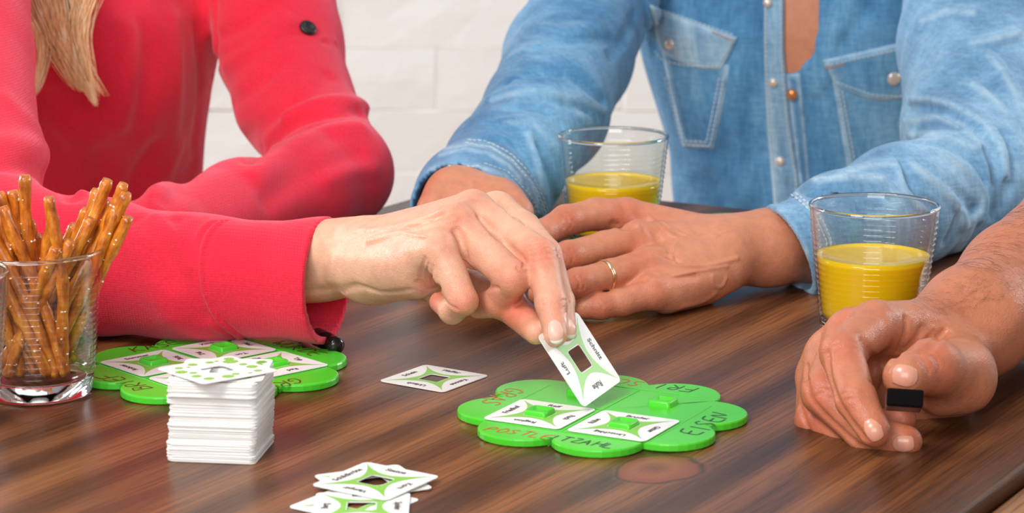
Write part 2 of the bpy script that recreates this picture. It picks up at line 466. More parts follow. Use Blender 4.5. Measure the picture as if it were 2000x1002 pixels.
# table frame: local x runs along the long edge, local y towards the near right edge; origin at the far corner
n_far, n_near, e_end = -.9957, -.3635, 1.660
c0 = E*e_end+N_*n_far
table = empty('dining_table', (c0[0], c0[1], T), (0, 0, ANG))      # local +x = E, local -y = N_
tag(table, 'dark brown stained wooden table that everything is played on', 'table')
Lt, Wt = 1.35, n_near-n_far
knot_w = Wh(1288, 916, 0)
kl = (float((knot_w[:2]-c0)@E), float(-((knot_w[:2]-c0)@N_)), 0)
WOOD = wood_mat('walnut_stain', (.032, .011, .005), (.098, .033, .012), (.28, .105, .037), knot=kl)
WOOD2 = wood_mat('edge_wood', (.13, .055, .02), (.24, .105, .04), (.42, .20, .08), rough=.28)
bm = box_bm(Lt, Wt, .026, .0022, 3, (-Lt/2, -Wt/2, -.013)); bm_obj('tabletop', bm, WOOD, table)
bm = box_bm(Lt, .075, .022, .004, 3, (-Lt/2, -Wt-.0385, -.0185)); bm_obj('edge_board', bm, WOOD2, table)
bm = box_bm(Lt-.08, .02, .07, .002, 1, (-Lt/2, -Wt+.03, -.062)); bm_obj('apron', bm, WOOD, table)
bm = box_bm(Lt-.08, .02, .07, .002, 1, (-Lt/2, -.05, -.062)); bm_obj('apron', bm, WOOD, table)
for lx in (-.07, -Lt+.07):
    for ly in (-.07, -Wt+.05):
        bm_obj('leg', box_bm(.055, .055, T-.097, .003, 2, (lx, ly, -.097-(T-.097)/2)), WOOD, table)
FLOORM = wood_mat('floor_oak', (.30, .20, .13), (.42, .30, .2), (.55, .42, .3), .5)
fl = bm_obj('floor', box_bm(7, 6.4, .04, 0, 1, (.2, .6, -.02)), FLOORM); fl['kind'] = 'structure'
wm = NT('white_paint'); wm.base(wm.ramp(wm.noise(wm.obj(), 6, 5, .6), [(.3, (.78, .765, .745)), (.7, (.86, .85, .835))]))
wm.norm(wm.bump(wm.noise(wm.obj(), 22, 5, .65), .4, .005)); wm.p(Roughness=.7)
WALLM = wm.m; YW = 3.35
wall = bm_obj('wall_back', box_bm(7, .12, 2.6, 0, 1, (.2, YW+.06, 1.3)), WALLM); wall['kind'] = 'structure'
def brick_mesh(seed):
    r = random.Random(seed); nx, nz = 5, 3; bl, bh, bd = .2515, .083, .0020; vs = []; fs = []
    for i in range(nx):
        for j in range(nz):
            ed = (i in (0, nx-1)) or (j in (0, nz-1))
            vs.append((-bl/2+bl*i/(nx-1)+r.uniform(-.002, .002), -bd*(.55 if ed else 1)-r.uniform(0, .0022), -bh/2+bh*j/(nz-1)+r.uniform(-.0018, .0018)))
    for i in range(nx):
        for j in range(nz):
            if i in (0, nx-1) or j in (0, nz-1): pass
    for i in range(nx-1):
        for j in range(nz-1):
            a = i*nz+j; fs.append((a, a+nz, a+nz+1, a+1))
    rim = [i*nz for i in range(nx)]+[(nx-1)*nz+j for j in range(1, nz)]+[i*nz+nz-1 for i in range(nx-2, -1, -1)]+[j for j in range(nz-2, 0, -1)]
    b0 = len(vs)
    for k in rim: vs.append((vs[k][0]*1.02, .0005, vs[k][2]*1.06))
    for k in range(len(rim)):
        k2 = (k+1) % len(rim); fs.append((rim[k2], rim[k], b0+k, b0+k2))
    me = bpy.data.meshes.new('brick'); me.from_pydata(vs, [], fs); me.materials.append(WALLM)
    me.update(); return me
bms = [brick_mesh(i) for i in range(6)]
for row in range(13):
    for cix in range(15):
        o = bpy.data.objects.new('brick', bms[(row*7+cix*3) % 6]); link(o, wall)
        o.location = (-1.5+cix*.254+(.127 if row % 2 else 0), YW-.0012*((row*5+cix*3) % 4)/3, T-.62+row*.085)
# ================================================================= cards
CARDM = NT('card_white'); CARDM.base(CARDM.ramp(CARDM.noise(CARDM.obj(), 40, 2), [(.3, (.80, .785, .765)), (.7, (.84, .825, .805))])); CARDM.p(Roughness=.38); CARDM = CARDM.m
PRINTG = plain('print_green', srgb(128, 196, 66), .36)
PRINTK = plain('print_black', (.035, .028, .03), .45)
CS = .043; HOLE = .0064
def rsq(h, r, n=8):
    out = []
    for q in range(4):
        a0 = -math.pi/4+q*math.pi/2
        cx, cy = [(1, -1), (1, 1), (-1, 1), (-1, -1)][q]
        for k in range(n):
            a = -math.pi/2+q*math.pi/2+k*(math.pi/2)/(n-1)
            out.append((cx*(h-r)+r*math.cos(a), cy*(h-r)+r*math.sin(a)))
    return out
def ring_mesh(name, outer, inner, z0, z1, mat):
    n = len(outer); vs = [(x, y, z1) for x, y in outer]+[(x, y, z1) for x, y in inner]; fs = []
    if z0 is not None: vs += [(x, y, z0) for x, y in outer]+[(x, y, z0) for x, y in inner]
    for i in range(n):
        j = (i+1) % n; fs.append((i, j, n+j, n+i))
        if z0 is not None:
            fs.append((2*n+j, 2*n+i, 3*n+i, 3*n+j)); fs.append((2*n+i, 2*n+j, j, i)); fs.append((n+i, n+j, 3*n+j, 3*n+i))
    me = bpy.data.meshes.new(name); me.from_pydata(vs, [], fs); me.materials.append(mat); me.update(); return me
CT_ = .0004
card_me = ring_mesh('card', rsq(CS/2, .0030), rsq(HOLE, .0014), 0, CT_, CARDM)
def star_pts():
    o = []; i_ = []; n = 12
    for q in range(4):
        for k in range(n):
            t = -1+2*k/n; x = .0092+(.0193-.0092)*abs(t)**1.75; y = .0193*t
            hx, hy = .0069, .0069*t
            if abs(t) > .8: hx -= (abs(t)-.8)*.004; hy -= math.copysign((abs(t)-.8)*.004, t)
            c, s = [(1, 0), (0, 1), (-1, 0), (0, -1)][q]
            o.append((x*c-y*s, x*s+y*c)); i_.append((hx*c-hy*s, hx*s+hy*c))
    return o, i_
so, si = star_pts(); star_me = ring_mesh('star_print', so, si, None, 0, PRINTG)
def text_mesh(body, size, bold=.00013):
    cu = bpy.data.curves.new('t', 'FONT'); cu.body = body; cu.size = size; cu.align_x = 'CENTER'; cu.align_y = 'CENTER'
    cu.offset = bold; cu.resolution_u = 3
    o = bpy.data.objects.new('t', cu); COL.objects.link(o); bpy.context.view_layer.update()
    me = bpy.data.meshes.new_from_object(o.evaluated_get(bpy.context.evaluated_depsgraph_get()))
    bpy.data.objects.remove(o); me.materials.clear(); me.materials.append(PRINTK); return me
def clover_me():
    r = random.Random(3); vs = []; fs = []
    def disc(cx, cy, rad, sx=1, rot=0):
        b = len(vs); n = 12; vs.append((cx, cy, 0))
        for k in range(n):
            a = 2*math.pi*k/n; x = rad*math.cos(a); y = rad*sx*math.sin(a)
            vs.append((cx+x*math.cos(rot)-y*math.sin(rot), cy+x*math.sin(rot)+y*math.cos(rot), 0))
        for k in range(n): fs.append((b, b+1+k, b+1+(k+1) % n))
    def clover(cx, cy, s, rot):
        for q in range(4):
            a = rot+q*math.pi/2
            for d in (-.42, .42):
                disc(cx+s*.62*math.cos(a+d), cy+s*.62*math.sin(a+d), s*.36)
            disc(cx+s*.36*math.cos(a), cy+s*.36*math.sin(a), s*.3)
        disc(cx+s*.7*math.cos(rot+.8), cy+s*.7*math.sin(rot+.8), s*.35, .2, rot+.8)
    for cx, cy, s, rot in ((-.0135, -.0140, .0028, .2), (-.0040, -.0158, .0033, .5), (.0015, -.0140, .0020, .9), (.0135, -.0150, .0022, .1),
                           (.0160, -.0060, .0030, .4), (.0155, .0010, .0022, .0), (.0140, .0100, .0040, .3), (.0165, .0155, .0028, .8),
                           (.0050, .0148, .0022, .2), (-.0040, .0160, .0026, .6), (-.0130, .0140, .0022, .1), (-.0165, .0060, .0032, .3),
                           (-.0130, .0010, .0020, .9), (-.0155, -.0060, .0026, .4), (.0090, .0150, .0012, 0), (.0080, -.0165, .0012, 0), (-.0085, .0125, .0011, 0)):
        clover(cx, cy, s, rot)
    me = bpy.data.meshes.new('clover_print'); me.from_pydata(vs, [], fs); me.materials.append(PRINTG); me.update(); return me
CLOVER = clover_me()
def card(label, loc, rot, words=None, clover=False, group=None, flat=True, matrix=None, name='game_card'):
    o = bpy.data.objects.new(name, card_me); link(o)
    if matrix is not None: o.matrix_world = matrix
    else: o.location = loc; o.rotation_euler = rot if not isinstance(rot, (int, float)) else (0, 0, rot)
    tag(o, label, 'card', group)
    if words:
        s = bpy.data.objects.new('star_print', star_me); link(s, o); s.location = (0, 0, CT_+.00008)
        for i, wd in enumerate(words):                 # +y, +x, -y, -x sides, tops outward
            if not wd: continue
            t = bpy.data.objects.new('printed_word', text_mesh(wd, .0045)); link(t, o)
            a = [0, -math.pi/2, math.pi, math.pi/2][i]
            t.rotation_euler = (0, 0, a); d = .0163
            t.location = (-math.sin(a)*d, math.cos(a)*d, CT_+.00009)
    if clover:
        s = bpy.data.objects.new('clover_print', CLOVER); link(s, o); s.location = (0, 0, CT_+.00008)
    return o
def flat_card(label, px, py, h, deg, words, group=None, tilt=(0, 0), **kw):
    p = Wh(px, py, h); return card(label, p, (math.radians(tilt[0]), math.radians(tilt[1]), math.radians(deg)), words, group=group, **kw)
# ----------------------------------------------------------------- clover boards
GREEN = NT('green_plastic'); GREEN.base(GREEN.ramp(GREEN.noise(GREEN.obj(), 12, 2), [(.3, srgb(72, 196, 44)), (.7, srgb(84, 204, 54))]))
GREEN.p(Roughness=.27, Subsurface__Weight=.15, Subsurface__Scale=.004, Subsurface__Radius=(.4, 1, .3)); GREEN.b.inputs['Specular IOR Level'].default_value = .4; GREEN = GREEN.m
def board_outline():
    pts = []
    cx, cy, r = .0465, .0205, .0232
    for q in range(4):
        loc = []
        # from the inner notch on the lower diagonal, round both bumps, to the upper diagonal
        loc.append((.0300, -.0292)); loc.append((.0345, -.0345))
        for a in np.linspace(-100, 62, 15): loc.append((cx+r*math.cos(math.radians(a)), -cy+r*math.sin(math.radians(a))))
        loc.append((.0608, 0))
        for a in np.linspace(-62, 100, 15): loc.append((cx+r*math.cos(math.radians(a)), cy+r*math.sin(math.radians(a))))
        loc.append((.0345, .0345))
        c, s = [(1, 0), (0, 1), (-1, 0), (0, -1)][q]
        pts += [(x*c-y*s, x*s+y*c) for x, y in loc]
    return pts
BO = board_outline(); BH = .0042
def scale_in(pts, d):
    out = []; n = len(pts)
    for i in range(n):
        x0, y0 = pts[i-1]; x1, y1 = pts[(i+1) % n]; tx, ty = x1-x0, y1-y0; L = math.hypot(tx, ty) or 1
        out.append((pts[i][0]-ty/L*d, pts[i][1]+tx/L*d))
    return out
def board_mesh():
    n = len(BO); rings = []
    for d, z in ((.0006, 0), (0, .0006), (0, BH-.0010), (.0003, BH-.0003), (.0010, BH)):
        rings.append([(x, y, z) for x, y in scale_in(BO, d)])
    vs = [p for r in rings for p in r]; fs = []
    for k in range(len(rings)-1):
        for i in range(n):
            j = (i+1) % n; fs.append((k*n+i, k*n+j, (k+1)*n+j, (k+1)*n+i))
    c = len(vs); vs.append((0, 0, BH)); vs.append((0, 0, 0)); k = (len(rings)-1)*n
    for i in range(n):
        j = (i+1) % n; fs.append((k+i, k+j, c)); fs.append((j, i, c+1))
    me = bpy.data.meshes.new('board_body'); me.from_pydata(vs, [], fs); me.materials.append(GREEN); me.update(); return me
board_me = board_mesh()
def peg_mesh():
    vs = []; fs = []; rings = []
    for h, r, z in ((.0062, .0016, 0), (.0060, .0016, .0028), (.0054, .0014, .0036), (.0046, .0012, .0036), (.0042, .0010, .0024)):
        rings.append([(x, y, z) for x, y in rsq(h, r, 5)])
    n = len(rings[0]); vs = [p for r in rings for p in r]
    for k in range(len(rings)-1):
        for i in range(n):
            j = (i+1) % n; fs.append((k*n+i, k*n+j, (k+1)*n+j, (k+1)*n+i))
    c = len(vs); vs.append((0, 0, .0024)); k = (len(rings)-1)*n
    for i in range(n): fs.append((k+i, k+(i+1) % n, c))
    me = bpy.data.meshes.new('peg'); me.from_pydata(vs, [], fs); me.materials.append(GREEN)
    for p in me.polygons: p.use_smooth = True
    me.update(); return me
peg_me = peg_mesh()
GL = {  # handwritten capitals, strokes on a 0.7 x 1 cell
 'A': [[(0, 0), (.3, 1), (.62, 0)], [(.1, .38), (.55, .42)]], 'B': [[(0, 0), (.05, 1)], [(.05, 1), (.5, .85), (.45, .6), (.1, .52), (.55, .4), (.5, .08), (0, 0)]],
 'C': [[(.6, .9), (.3, 1), (.05, .6), (.1, .15), (.4, 0), (.62, .12)]], 'E': [[(.6, 1), (.05, .95), (.0, .05), (.6, 0)], [(.03, .5), (.5, .53)]],
 'F': [[(.6, 1), (.05, .96), (.0, 0)], [(.03, .5), (.5, .53)]], 'G': [[(.6, .85), (.3, 1), (.03, .6), (.1, .1), (.45, 0), (.62, .4), (.35, .42)]],
 'H': [[(0, 0), (.05, 1)], [(.6, 1), (.58, 0)], [(.03, .5), (.6, .52)]], 'I': [[(.3, 1), (.3, 0)]], 'K': [[(0, 0), (.05, 1)], [(.55, 1), (.06, .5), (.6, 0)]],
 'L': [[(.05, 1), (.0, .03), (.58, 0)]], 'N': [[(0, 0), (.05, 1), (.5, .05), (.6, 1)]], 'O': [[(.3, 1), (.03, .6), (.1, .1), (.45, 0), (.63, .5), (.5, .92), (.3, 1)]],
 'P': [[(0, 0), (.05, 1), (.55, .9), (.5, .55), (.05, .48)]], 'R': [[(0, 0), (.05, 1), (.55, .88), (.48, .55), (.05, .48), (.6, 0)]],
 'S': [[(.58, .88), (.3, 1), (.06, .78), (.3, .52), (.56, .3), (.35, .02), (.03, .12)]], 'T': [[(0, 1), (.62, .97)], [(.32, 1), (.3, 0)]],
 'U': [[(.03, 1), (.05, .2), (.3, 0), (.55, .2), (.6, 1)]], 'D': [[(0, 0), (.05, 1), (.5, .8), (.6, .4), (.35, .05), (0, 0)]],
 'W': [[(0, 1), (.12, 0), (.32, .7), (.5, 0), (.68, 1)]], 'Z': [[(.03, 1), (.6, .97), (.03, .03), (.62, 0)]]}
def handwriting(body, text, size, cx, cy, ang, mat, slant=.12, th=.0009, pitch=.78, seed=1):
    r = random.Random(seed); vs = []; fs = []; x0 = -pitch*size*(len(text)-1)/2-.3*size
    c, s = math.cos(ang), math.sin(ang)
    for i, ch in enumerate(text):
        uml = ch in 'ÄÜÖ'; g = GL[{'Ä': 'A', 'Ü': 'U', 'Ö': 'O'}.get(ch, ch)]
        if uml: g = g+[[(.15, 1.15), (.17, 1.25)], [(.42, 1.15), (.45, 1.25)]]
        ox = x0+i*pitch*size+r.uniform(-.06, .06)*size; oy = r.uniform(-.09, .09)*size-.5*size
        for ln in g:
            P = []
            for k in range(len(ln)-1):
                for t in np.linspace(0, 1, 5)[:-1 if k < len(ln)-2 else None]:
                    P.append((ln[k][0]*(1-t)+ln[k+1][0]*t, ln[k][1]*(1-t)+ln[k+1][1]*t))
            P = np.array(P)
            if len(P) > 9:
                for _ in range(2): P[1:-1] = (P[:-2]+2*P[1:-1]+P[2:])/4
            Q = np.stack([ox+(P[:, 0]+slant*P[:, 1])*size, oy+P[:, 1]*size], 1)
            tg = np.gradient(Q, axis=0); tg /= np.linalg.norm(tg, axis=1)[:, None]+1e-12
            nn = np.stack([-tg[:, 1], tg[:, 0]], 1)*th/2; b = len(vs)
            for q, m_ in zip(Q, nn):
                for sg in (1, -1):
                    x, y = q+m_*sg; vs.append((cx+x*c-y*s, cy+x*s+y*c, 0))
            for k in range(len(Q)-1): fs.append((b+2*k, b+2*k+1, b+2*k+3, b+2*k+2))
    o = mesh_py('handwriting', vs, fs, mat, body); o.location.z = BH+.00010; return o
INK_O = plain('ink_orange', srgb(196, 98, 30), .4); INK_G = plain('ink_dark_green', srgb(22, 70, 34), .4); INK_B = plain('ink_brown', srgb(90, 58, 22), .4)
def board(label, c, deg, writes, group='green clover boards'):
    o = bpy.data.objects.new('clover_board', board_me); link(o); o.location = (c[0], c[1], T+.0002); o.rotation_euler = (0, 0, math.radians(deg))
    tag(o, label, 'game board', group)
    for sx in (-1, 1):
        for sy in (-1, 1):
            p = bpy.data.objects.new('peg', peg_me); link(p, o); p.location = (sx*.0235, sy*.0235, BH-.0002)
    for k in range(2):                            # raised cross rib between the four card places and slot rims
        b = box_bm(.0007, .090, .0004, .00015, 1); r_ = bm_obj('divider_rib', b, GREEN, o); r_.location = (0, 0, BH+.0002); r_.rotation_euler = (0, 0, k*math.pi/2)
    for q in range(4):
        b = box_bm(.0007, .066, .0004, .00015, 1); r_ = bm_obj('slot_rim', b, GREEN, o)
        a = q*math.pi/2; r_.location = (.0462*math.cos(a), .0462*math.sin(a), BH+.0001); r_.rotation_euler = (0, 0, a)
    for k, (txt, size, side, off, mat, top, th) in enumerate(writes):
        a = {'+x': 0, '+y': math.pi/2, '-x': math.pi, '-y': -math.pi/2}[side]
        rot = a+(math.pi/2 if top == 'in' else -math.pi/2)   # text right direction
        d = .0575; rx, ry = math.cos(rot), math.sin(rot)
        handwriting(o, txt, size, d*math.cos(a)+rx*off, d*math.sin(a)+ry*off, rot, mat, th=th, seed=k+3)
    return o
def tilt_mid(p): return (p[0], p[1])
FC = np.array([.0, .0]); 
pA, pB_, pC = Wh(1057, 810, .0045), Wh(1222, 833, .0045), Wh(1293, 791, .0045)
fc = (pA+pC)/2; e1 = (pB_-pA)[:2]; ANGF = math.degrees(math.atan2(e1[1], e1[0]))
b_front = board('green clover board in front with ink words on its leaves and two empty pegs', fc, ANGF,
      [('GRAS', .0115, '-x', 0, INK_O, 'in', .0010), ('POSTLE', .0078, '-y', -.0175, INK_O, 'in', .0009), ('ITZAHL', .0078, '-y', .0165, INK_G, 'in', .0010),
       ('EISEN', .0115, '+x', 0, INK_G, 'in', .0011), ('FRI', .0100, '+y', -.0150, INK_G, 'in', .0010), ('SCH', .0100, '+y', .0150, INK_O, 'in', .0009)])
def on_board(b, c, deg, sx, sy, rot90, words, label, group):
    a = math.radians(deg); x, y = sx*.0235, sy*.0235
    p = (c[0]+x*math.cos(a)-y*math.sin(a), c[1]+x*math.sin(a)+y*math.cos(a), T+BH+.0006)
    card(label, p, a, words, group=group)
on_board(b_front, fc, ANGF, -1, -1, 0, ('Reif', 'Fisch', 'Region', 'Friedhof'), 'square card printed Reif and Region on the left of the front green board', 'cards on the front board')
on_board(b_front, fc, ANGF, 1, -1, 0, ('Bruder', 'Gitter', 'Umschlag', 'Rübe'), 'square card printed Bruder and Umschlag at the near side of the front board', 'cards on the front board')
lc = Wh(418, 712, .0045); ANGL = -48
b_left = board('green clover board at the left under the red sleeve, partly behind the card stack', lc, ANGL,
      [('KÄSE', .0105, '-x', 0, INK_B, 'out', .0010), ('WÜRDE', .0105, '+y', 0, INK_B, 'out', .0010), ('GRÜN', .0105, '+x', 0, INK_B, 'out', .0010), ('BRIEF', .0105, '-y', 0, INK_B, 'out', .0010)])
on_board(b_left, lc, ANGL, -1, -1, 0, ('Ring', 'Salz', 'Roboter', 'Sommer'), 'square card at the left tip of the left green board', 'cards on the left board')
on_board(b_left, lc, ANGL, -1, 1, 0, ('Pfad', 'Ton', 'Zug', 'Kino'), 'square card at the back of the left green board by the red sleeve', 'cards on the left board')
on_board(b_left, lc, ANGL, 1, 1, 0, ('Typ', 'Rad', 'Boy', 'Eis'), 'square card at the right tip of the left green board', 'cards on the left board')
on_board(b_left, lc, ANGL, 1, -1, 0, ('Mut', 'Rand', 'Bein', 'Wal'), 'square card at the front of the left board, behind the tall stack', 'cards on the left board')
bc = Wh(1368, 452, .004)
board('green clover board far back, only a leaf showing beyond the ringed hand', bc, 38, [])
# loose cards
# corners of the lone card (744,742) (826,711) (953,735) (865,769)
flat_card('lone square card lying flat on bare wood between the two near green boards', 848, 739.5, .0003, -34, ('Pfeffer', 'Kanone', 'Urlaub', 'Schein'), 'loose face-up cards')
gl = 'cards dropped at the bottom edge'
flat_card('lowest card of the loose pile, its pointed corner sticking out far left', 692, 984, .0003, -34, ('Wolke', 'Dorf', 'Brot', 'Gabel'), gl)
flat_card('card under the loose pile with bare corners at its top left and right', 728, 942, .0008, 25, ('Apfel', 'Nest', 'Gold', 'Bank'), gl)
flat_card('loose card printed Kaserne at the very bottom edge of the photo', 706, 990, .0014, 1, ('Baum', 'Spieler', 'Kaserne', 'Berg'), gl, tilt=(-.6, .3))
flat_card('topmost loose card printed Statue, Korn and Vampir', 734, 940, .0024, -33, ('Statue', 'Korn', 'Vampir', 'Schildkröte'), gl, tilt=(.8, .2))
# the held card
DB = 1.269; sc_ = FPX/1.285
def vw(x, up, away): return np.array([x, away*CT+up*ST, -away*ST+up*CT])
a_ = vw(86, -133, -5.5); a_ /= np.linalg.norm(a_); b_ = vw(80, 46, 138); b_ -= a_*(a_@b_); b_ /= np.linalg.norm(b_)
nrm = np.cross(a_, b_); cen = W(1132, 701, DB+.0186)
M = Matrix(((a_[0], b_[0], nrm[0], cen[0]), (a_[1], b_[1], nrm[1], cen[1]), (a_[2], b_[2], nrm[2], cen[2]), (0, 0, 0, 1)))
card('square card printed Ruhe and Schnitt held upright between finger and thumb', None, None, ('Schnitt', 'Ruhe', 'Luft', 'Kraft'), matrix=M)
# the tall stack
pl_, pr_, pb_ = Wh(323, 898, .001), Wh(497, 905, .001), Wh(540, 857, .001)
sc0 = (pl_+pb_)/2; sang = math.atan2(pr_[1]-pl_[1], pr_[0]-pl_[0])
NST = 100; r = random.Random(5); ox = oy = 0; z = T+.0002; dz = .000392
drift = [(0, 0, 0), (.0002, .0003, .4), (-.0004, .0004, .2), (-.0006, .0005, .5), (0, .0006, 1.0), (.0002, .001, .6)]
for i in range(NST):
    f = i/NST
    if i < 9: bx, by, br = 0, 0, 0
    elif i < 20: bx, by, br = -.0006, .0006, .3
    elif i < 46: bx, by, br = -.0012+.00004*i, .0012, .8
    elif i < 58: bx, by, br = .0006, .0022, 1.6
    elif i < 72: bx, by, br = .0004, .0030, .8
    elif i < 80: bx, by, br = -.0006, .0028, 1.5
    else: bx, by, br = .0004, .0012, 1.0
    if i in (22, 45, 57, 71): bx -= .0007; by -= .0006
    o = bpy.data.objects.new('game_card', card_me); link(o)
    c, s = math.cos(sang), math.sin(sang); bx += r.uniform(-.00028, .00028)+(-.0005 if r.random() < .12 else 0); by += r.uniform(-.0003, .0003)+(-.0006 if r.random() < .12 else 0)
    o.location = (sc0[0]+bx*c-by*s, sc0[1]+bx*s+by*c, z); o.rotation_euler = (0, 0, sang+math.radians(br+r.uniform(-.4, .4)))
    tag(o, {0: 'bottommost white card of the tall stack, lying on the table', NST-1: 'uppermost plain white card of the tall stack, under the two clover cards'}.get(i, 'plain white card lying inside the tall stack in front of the left green board'), 'card', 'cards in the tall stack'); z += dz
o = card('second card from the top of the tall stack, turned so its corner shows behind', (sc0[0]+.0015, sc0[1]+.0035, z+.0002), sang+math.radians(6), None, clover=True, group='top cards of the tall stack')
card('topmost card of the tall stack, turned crosswise, with green clovers', (sc0[0]-.0012, sc0[1]+.0000, z+.0012), (math.radians(-1.0), math.radians(.5), sang+math.radians(47)), None, clover=True, group='top cards of the tall stack')
# ================================================================= glasses
GLASS = NT('clear_glass'); GLASS.p(Base__Color=(.985, 1, .99, 1), Roughness=.0, IOR=1.48, Transmission__Weight=1.0); GLASS = GLASS.m
TG = NT('thin_clear_glass'); fr_ = TG.n('ShaderNodeFresnel', IOR=1.45); tb = TG.n('ShaderNodeBsdfTransparent'); lw = TG.n('ShaderNodeLayerWeight', Blend=.25); TG.l(TG.ramp(lw.outputs['Facing'], [(.0, (.97, .985, .975)), (.55, (.93, .95, .94)), (.93, (.50, .56, .54)), (1, (.35, .40, .38))]), tb.inputs[0]); gb = TG.n('ShaderNodeBsdfGlossy', Roughness=.02)
geo = TG.n('ShaderNodeNewGeometry'); TG.l(TG.math('ADD', TG.math('MULTIPLY', geo.outputs['Backfacing'], 1/1.45-1.45), 1.45), fr_.inputs[0])
mx = TG.n('ShaderNodeMixShader'); TG.l(TG.math('MULTIPLY', fr_.outputs[0], 1.5, True), mx.inputs[0]); TG.l(tb.outputs[0], mx.inputs[1]); TG.l(gb.outputs[0], mx.inputs[2]); TG.l(mx.outputs[0], TG.out.inputs[0]); TGLASS = TG.m
JUICE = NT('orange_juice'); JUICE.p(Base__Color=(.95, .56, .004, 1), Roughness=.08, Subsurface__Weight=.35, Subsurface__Scale=.02, Subsurface__Radius=(1, .6, .05), IOR=1.34)
JUICE = JUICE.m
GR, GB, GHT = .0372, .0285, .078
def lathe(prof, n=72):
    prof = np.array(prof); a = np.arange(n)*2*math.pi/n; V = []; F = []
    for r_, z_ in prof: V.append(np.stack([r_*np.cos(a), r_*np.sin(a), np.full(n, z_)], 1))
    V = np.concatenate(V); m = len(prof)
    for k in range(m-1):
        i = np.arange(n); j = (i+1) % n
        F.append(np.stack([k*n+i, k*n+j, (k+1)*n+j, (k+1)*n+i], 1))
    return V, np.concatenate(F)
def rad(z_): return GB+(GR-GB)*(z_/GHT)
def glass_prof(scale=1.0):
    p = [(rad(.0110)-.0002, .0110)]
    z_ = .0125
    while z_ < .0705:
        for q in range(6):
            zz = z_+q*.0033/6; p.append((rad(zz)+.00045*math.exp(-((q-2)/.7)**2), zz))
        z_ += .0033
    p += [(rad(.0735), .0735), (GR-.0001, .0770), (GR-.0004, .0779), (GR-.0008, .0782), (GR-.0012, .0779), (GR-.0014, .0770)]
    for zz in np.linspace(.074, .016, 14): p.append((rad(zz)-.0014, zz))
    p += [(rad(.0128)-.0017, .0128), (rad(.0115)-.0030, .0112)]
    return [(a*scale, b*scale) for a, b in p]
def base_prof(scale=1.0):
    p = [(.0001, .0008), (GB*.7, .0006), (GB-.0035, .0), (GB-.0012, .0004), (GB-.0002, .0020), (rad(.006), .006), (rad(.0100), .0100), (rad(.0108)-.0003, .0108),
         (rad(.011)-.0030, .0109), (.014, .0106), (.0001, .0105)]
    return [(a*scale, b*scale) for a, b in p]
def tumbler(label, p, level=None, scale=1.0, group='straight ribbed tumblers'):
    e = empty('drinking_glass', (p[0], p[1], T+.0002)); tag(e, label, 'glass', group)
    V, F = lathe(glass_prof(scale)); mesh_np('glass_wall', V, F, TGLASS, e)
    V, F = lathe(base_prof(scale)); mesh_np('glass_base', V, F, GLASS, e)
    rm_ = [(GR+.0001+.0011*math.cos(t_)-.0008, .0776+.0011*math.sin(t_)) for t_ in np.linspace(0, 2*math.pi, 11)]
    V, F = lathe([(q[0]*scale, q[1]*scale) for q in rm_]); mesh_np('glass_rim', V, F, GLASS, e)
    if level:
        j = [(.0001, .0109), (.012, .0110), (rad(.012)-.0050, .0116), (rad(.0130)-.0020, .0131)]
        for zz in np.linspace(.016, level, 10): j.append((rad(zz)-.00150, zz))
        j += [(rad(level)-.0022, level-.0004), (.02, level-.0005), (.0001, level-.0005)]
        V, F = lathe([(a*scale, b*scale) for a, b in j]); mesh_np('orange_juice', V, F, JUICE, e)
        for px_, q in ((0.6, .0021), (.75, .0014)):
            pass
    return e
g1 = W(1708, 405, .0375*FPX/128.0); g2 = Wh(1198, 265, .078); g3 = Wh(75, 768, 0)
tumbler('ribbed tumbler of orange juice behind the fist, at the right', g1, .0490)
tumbler('ribbed tumbler of orange juice behind the ringed hand, in the middle', g2, .0475)
tumbler('ribbed tumbler filled with pretzel sticks at the left', g3)
g4 = W(-128, 575, 1.255)
tumbler('empty ribbed tumbler of which only the rim edge shows at far left', g4)
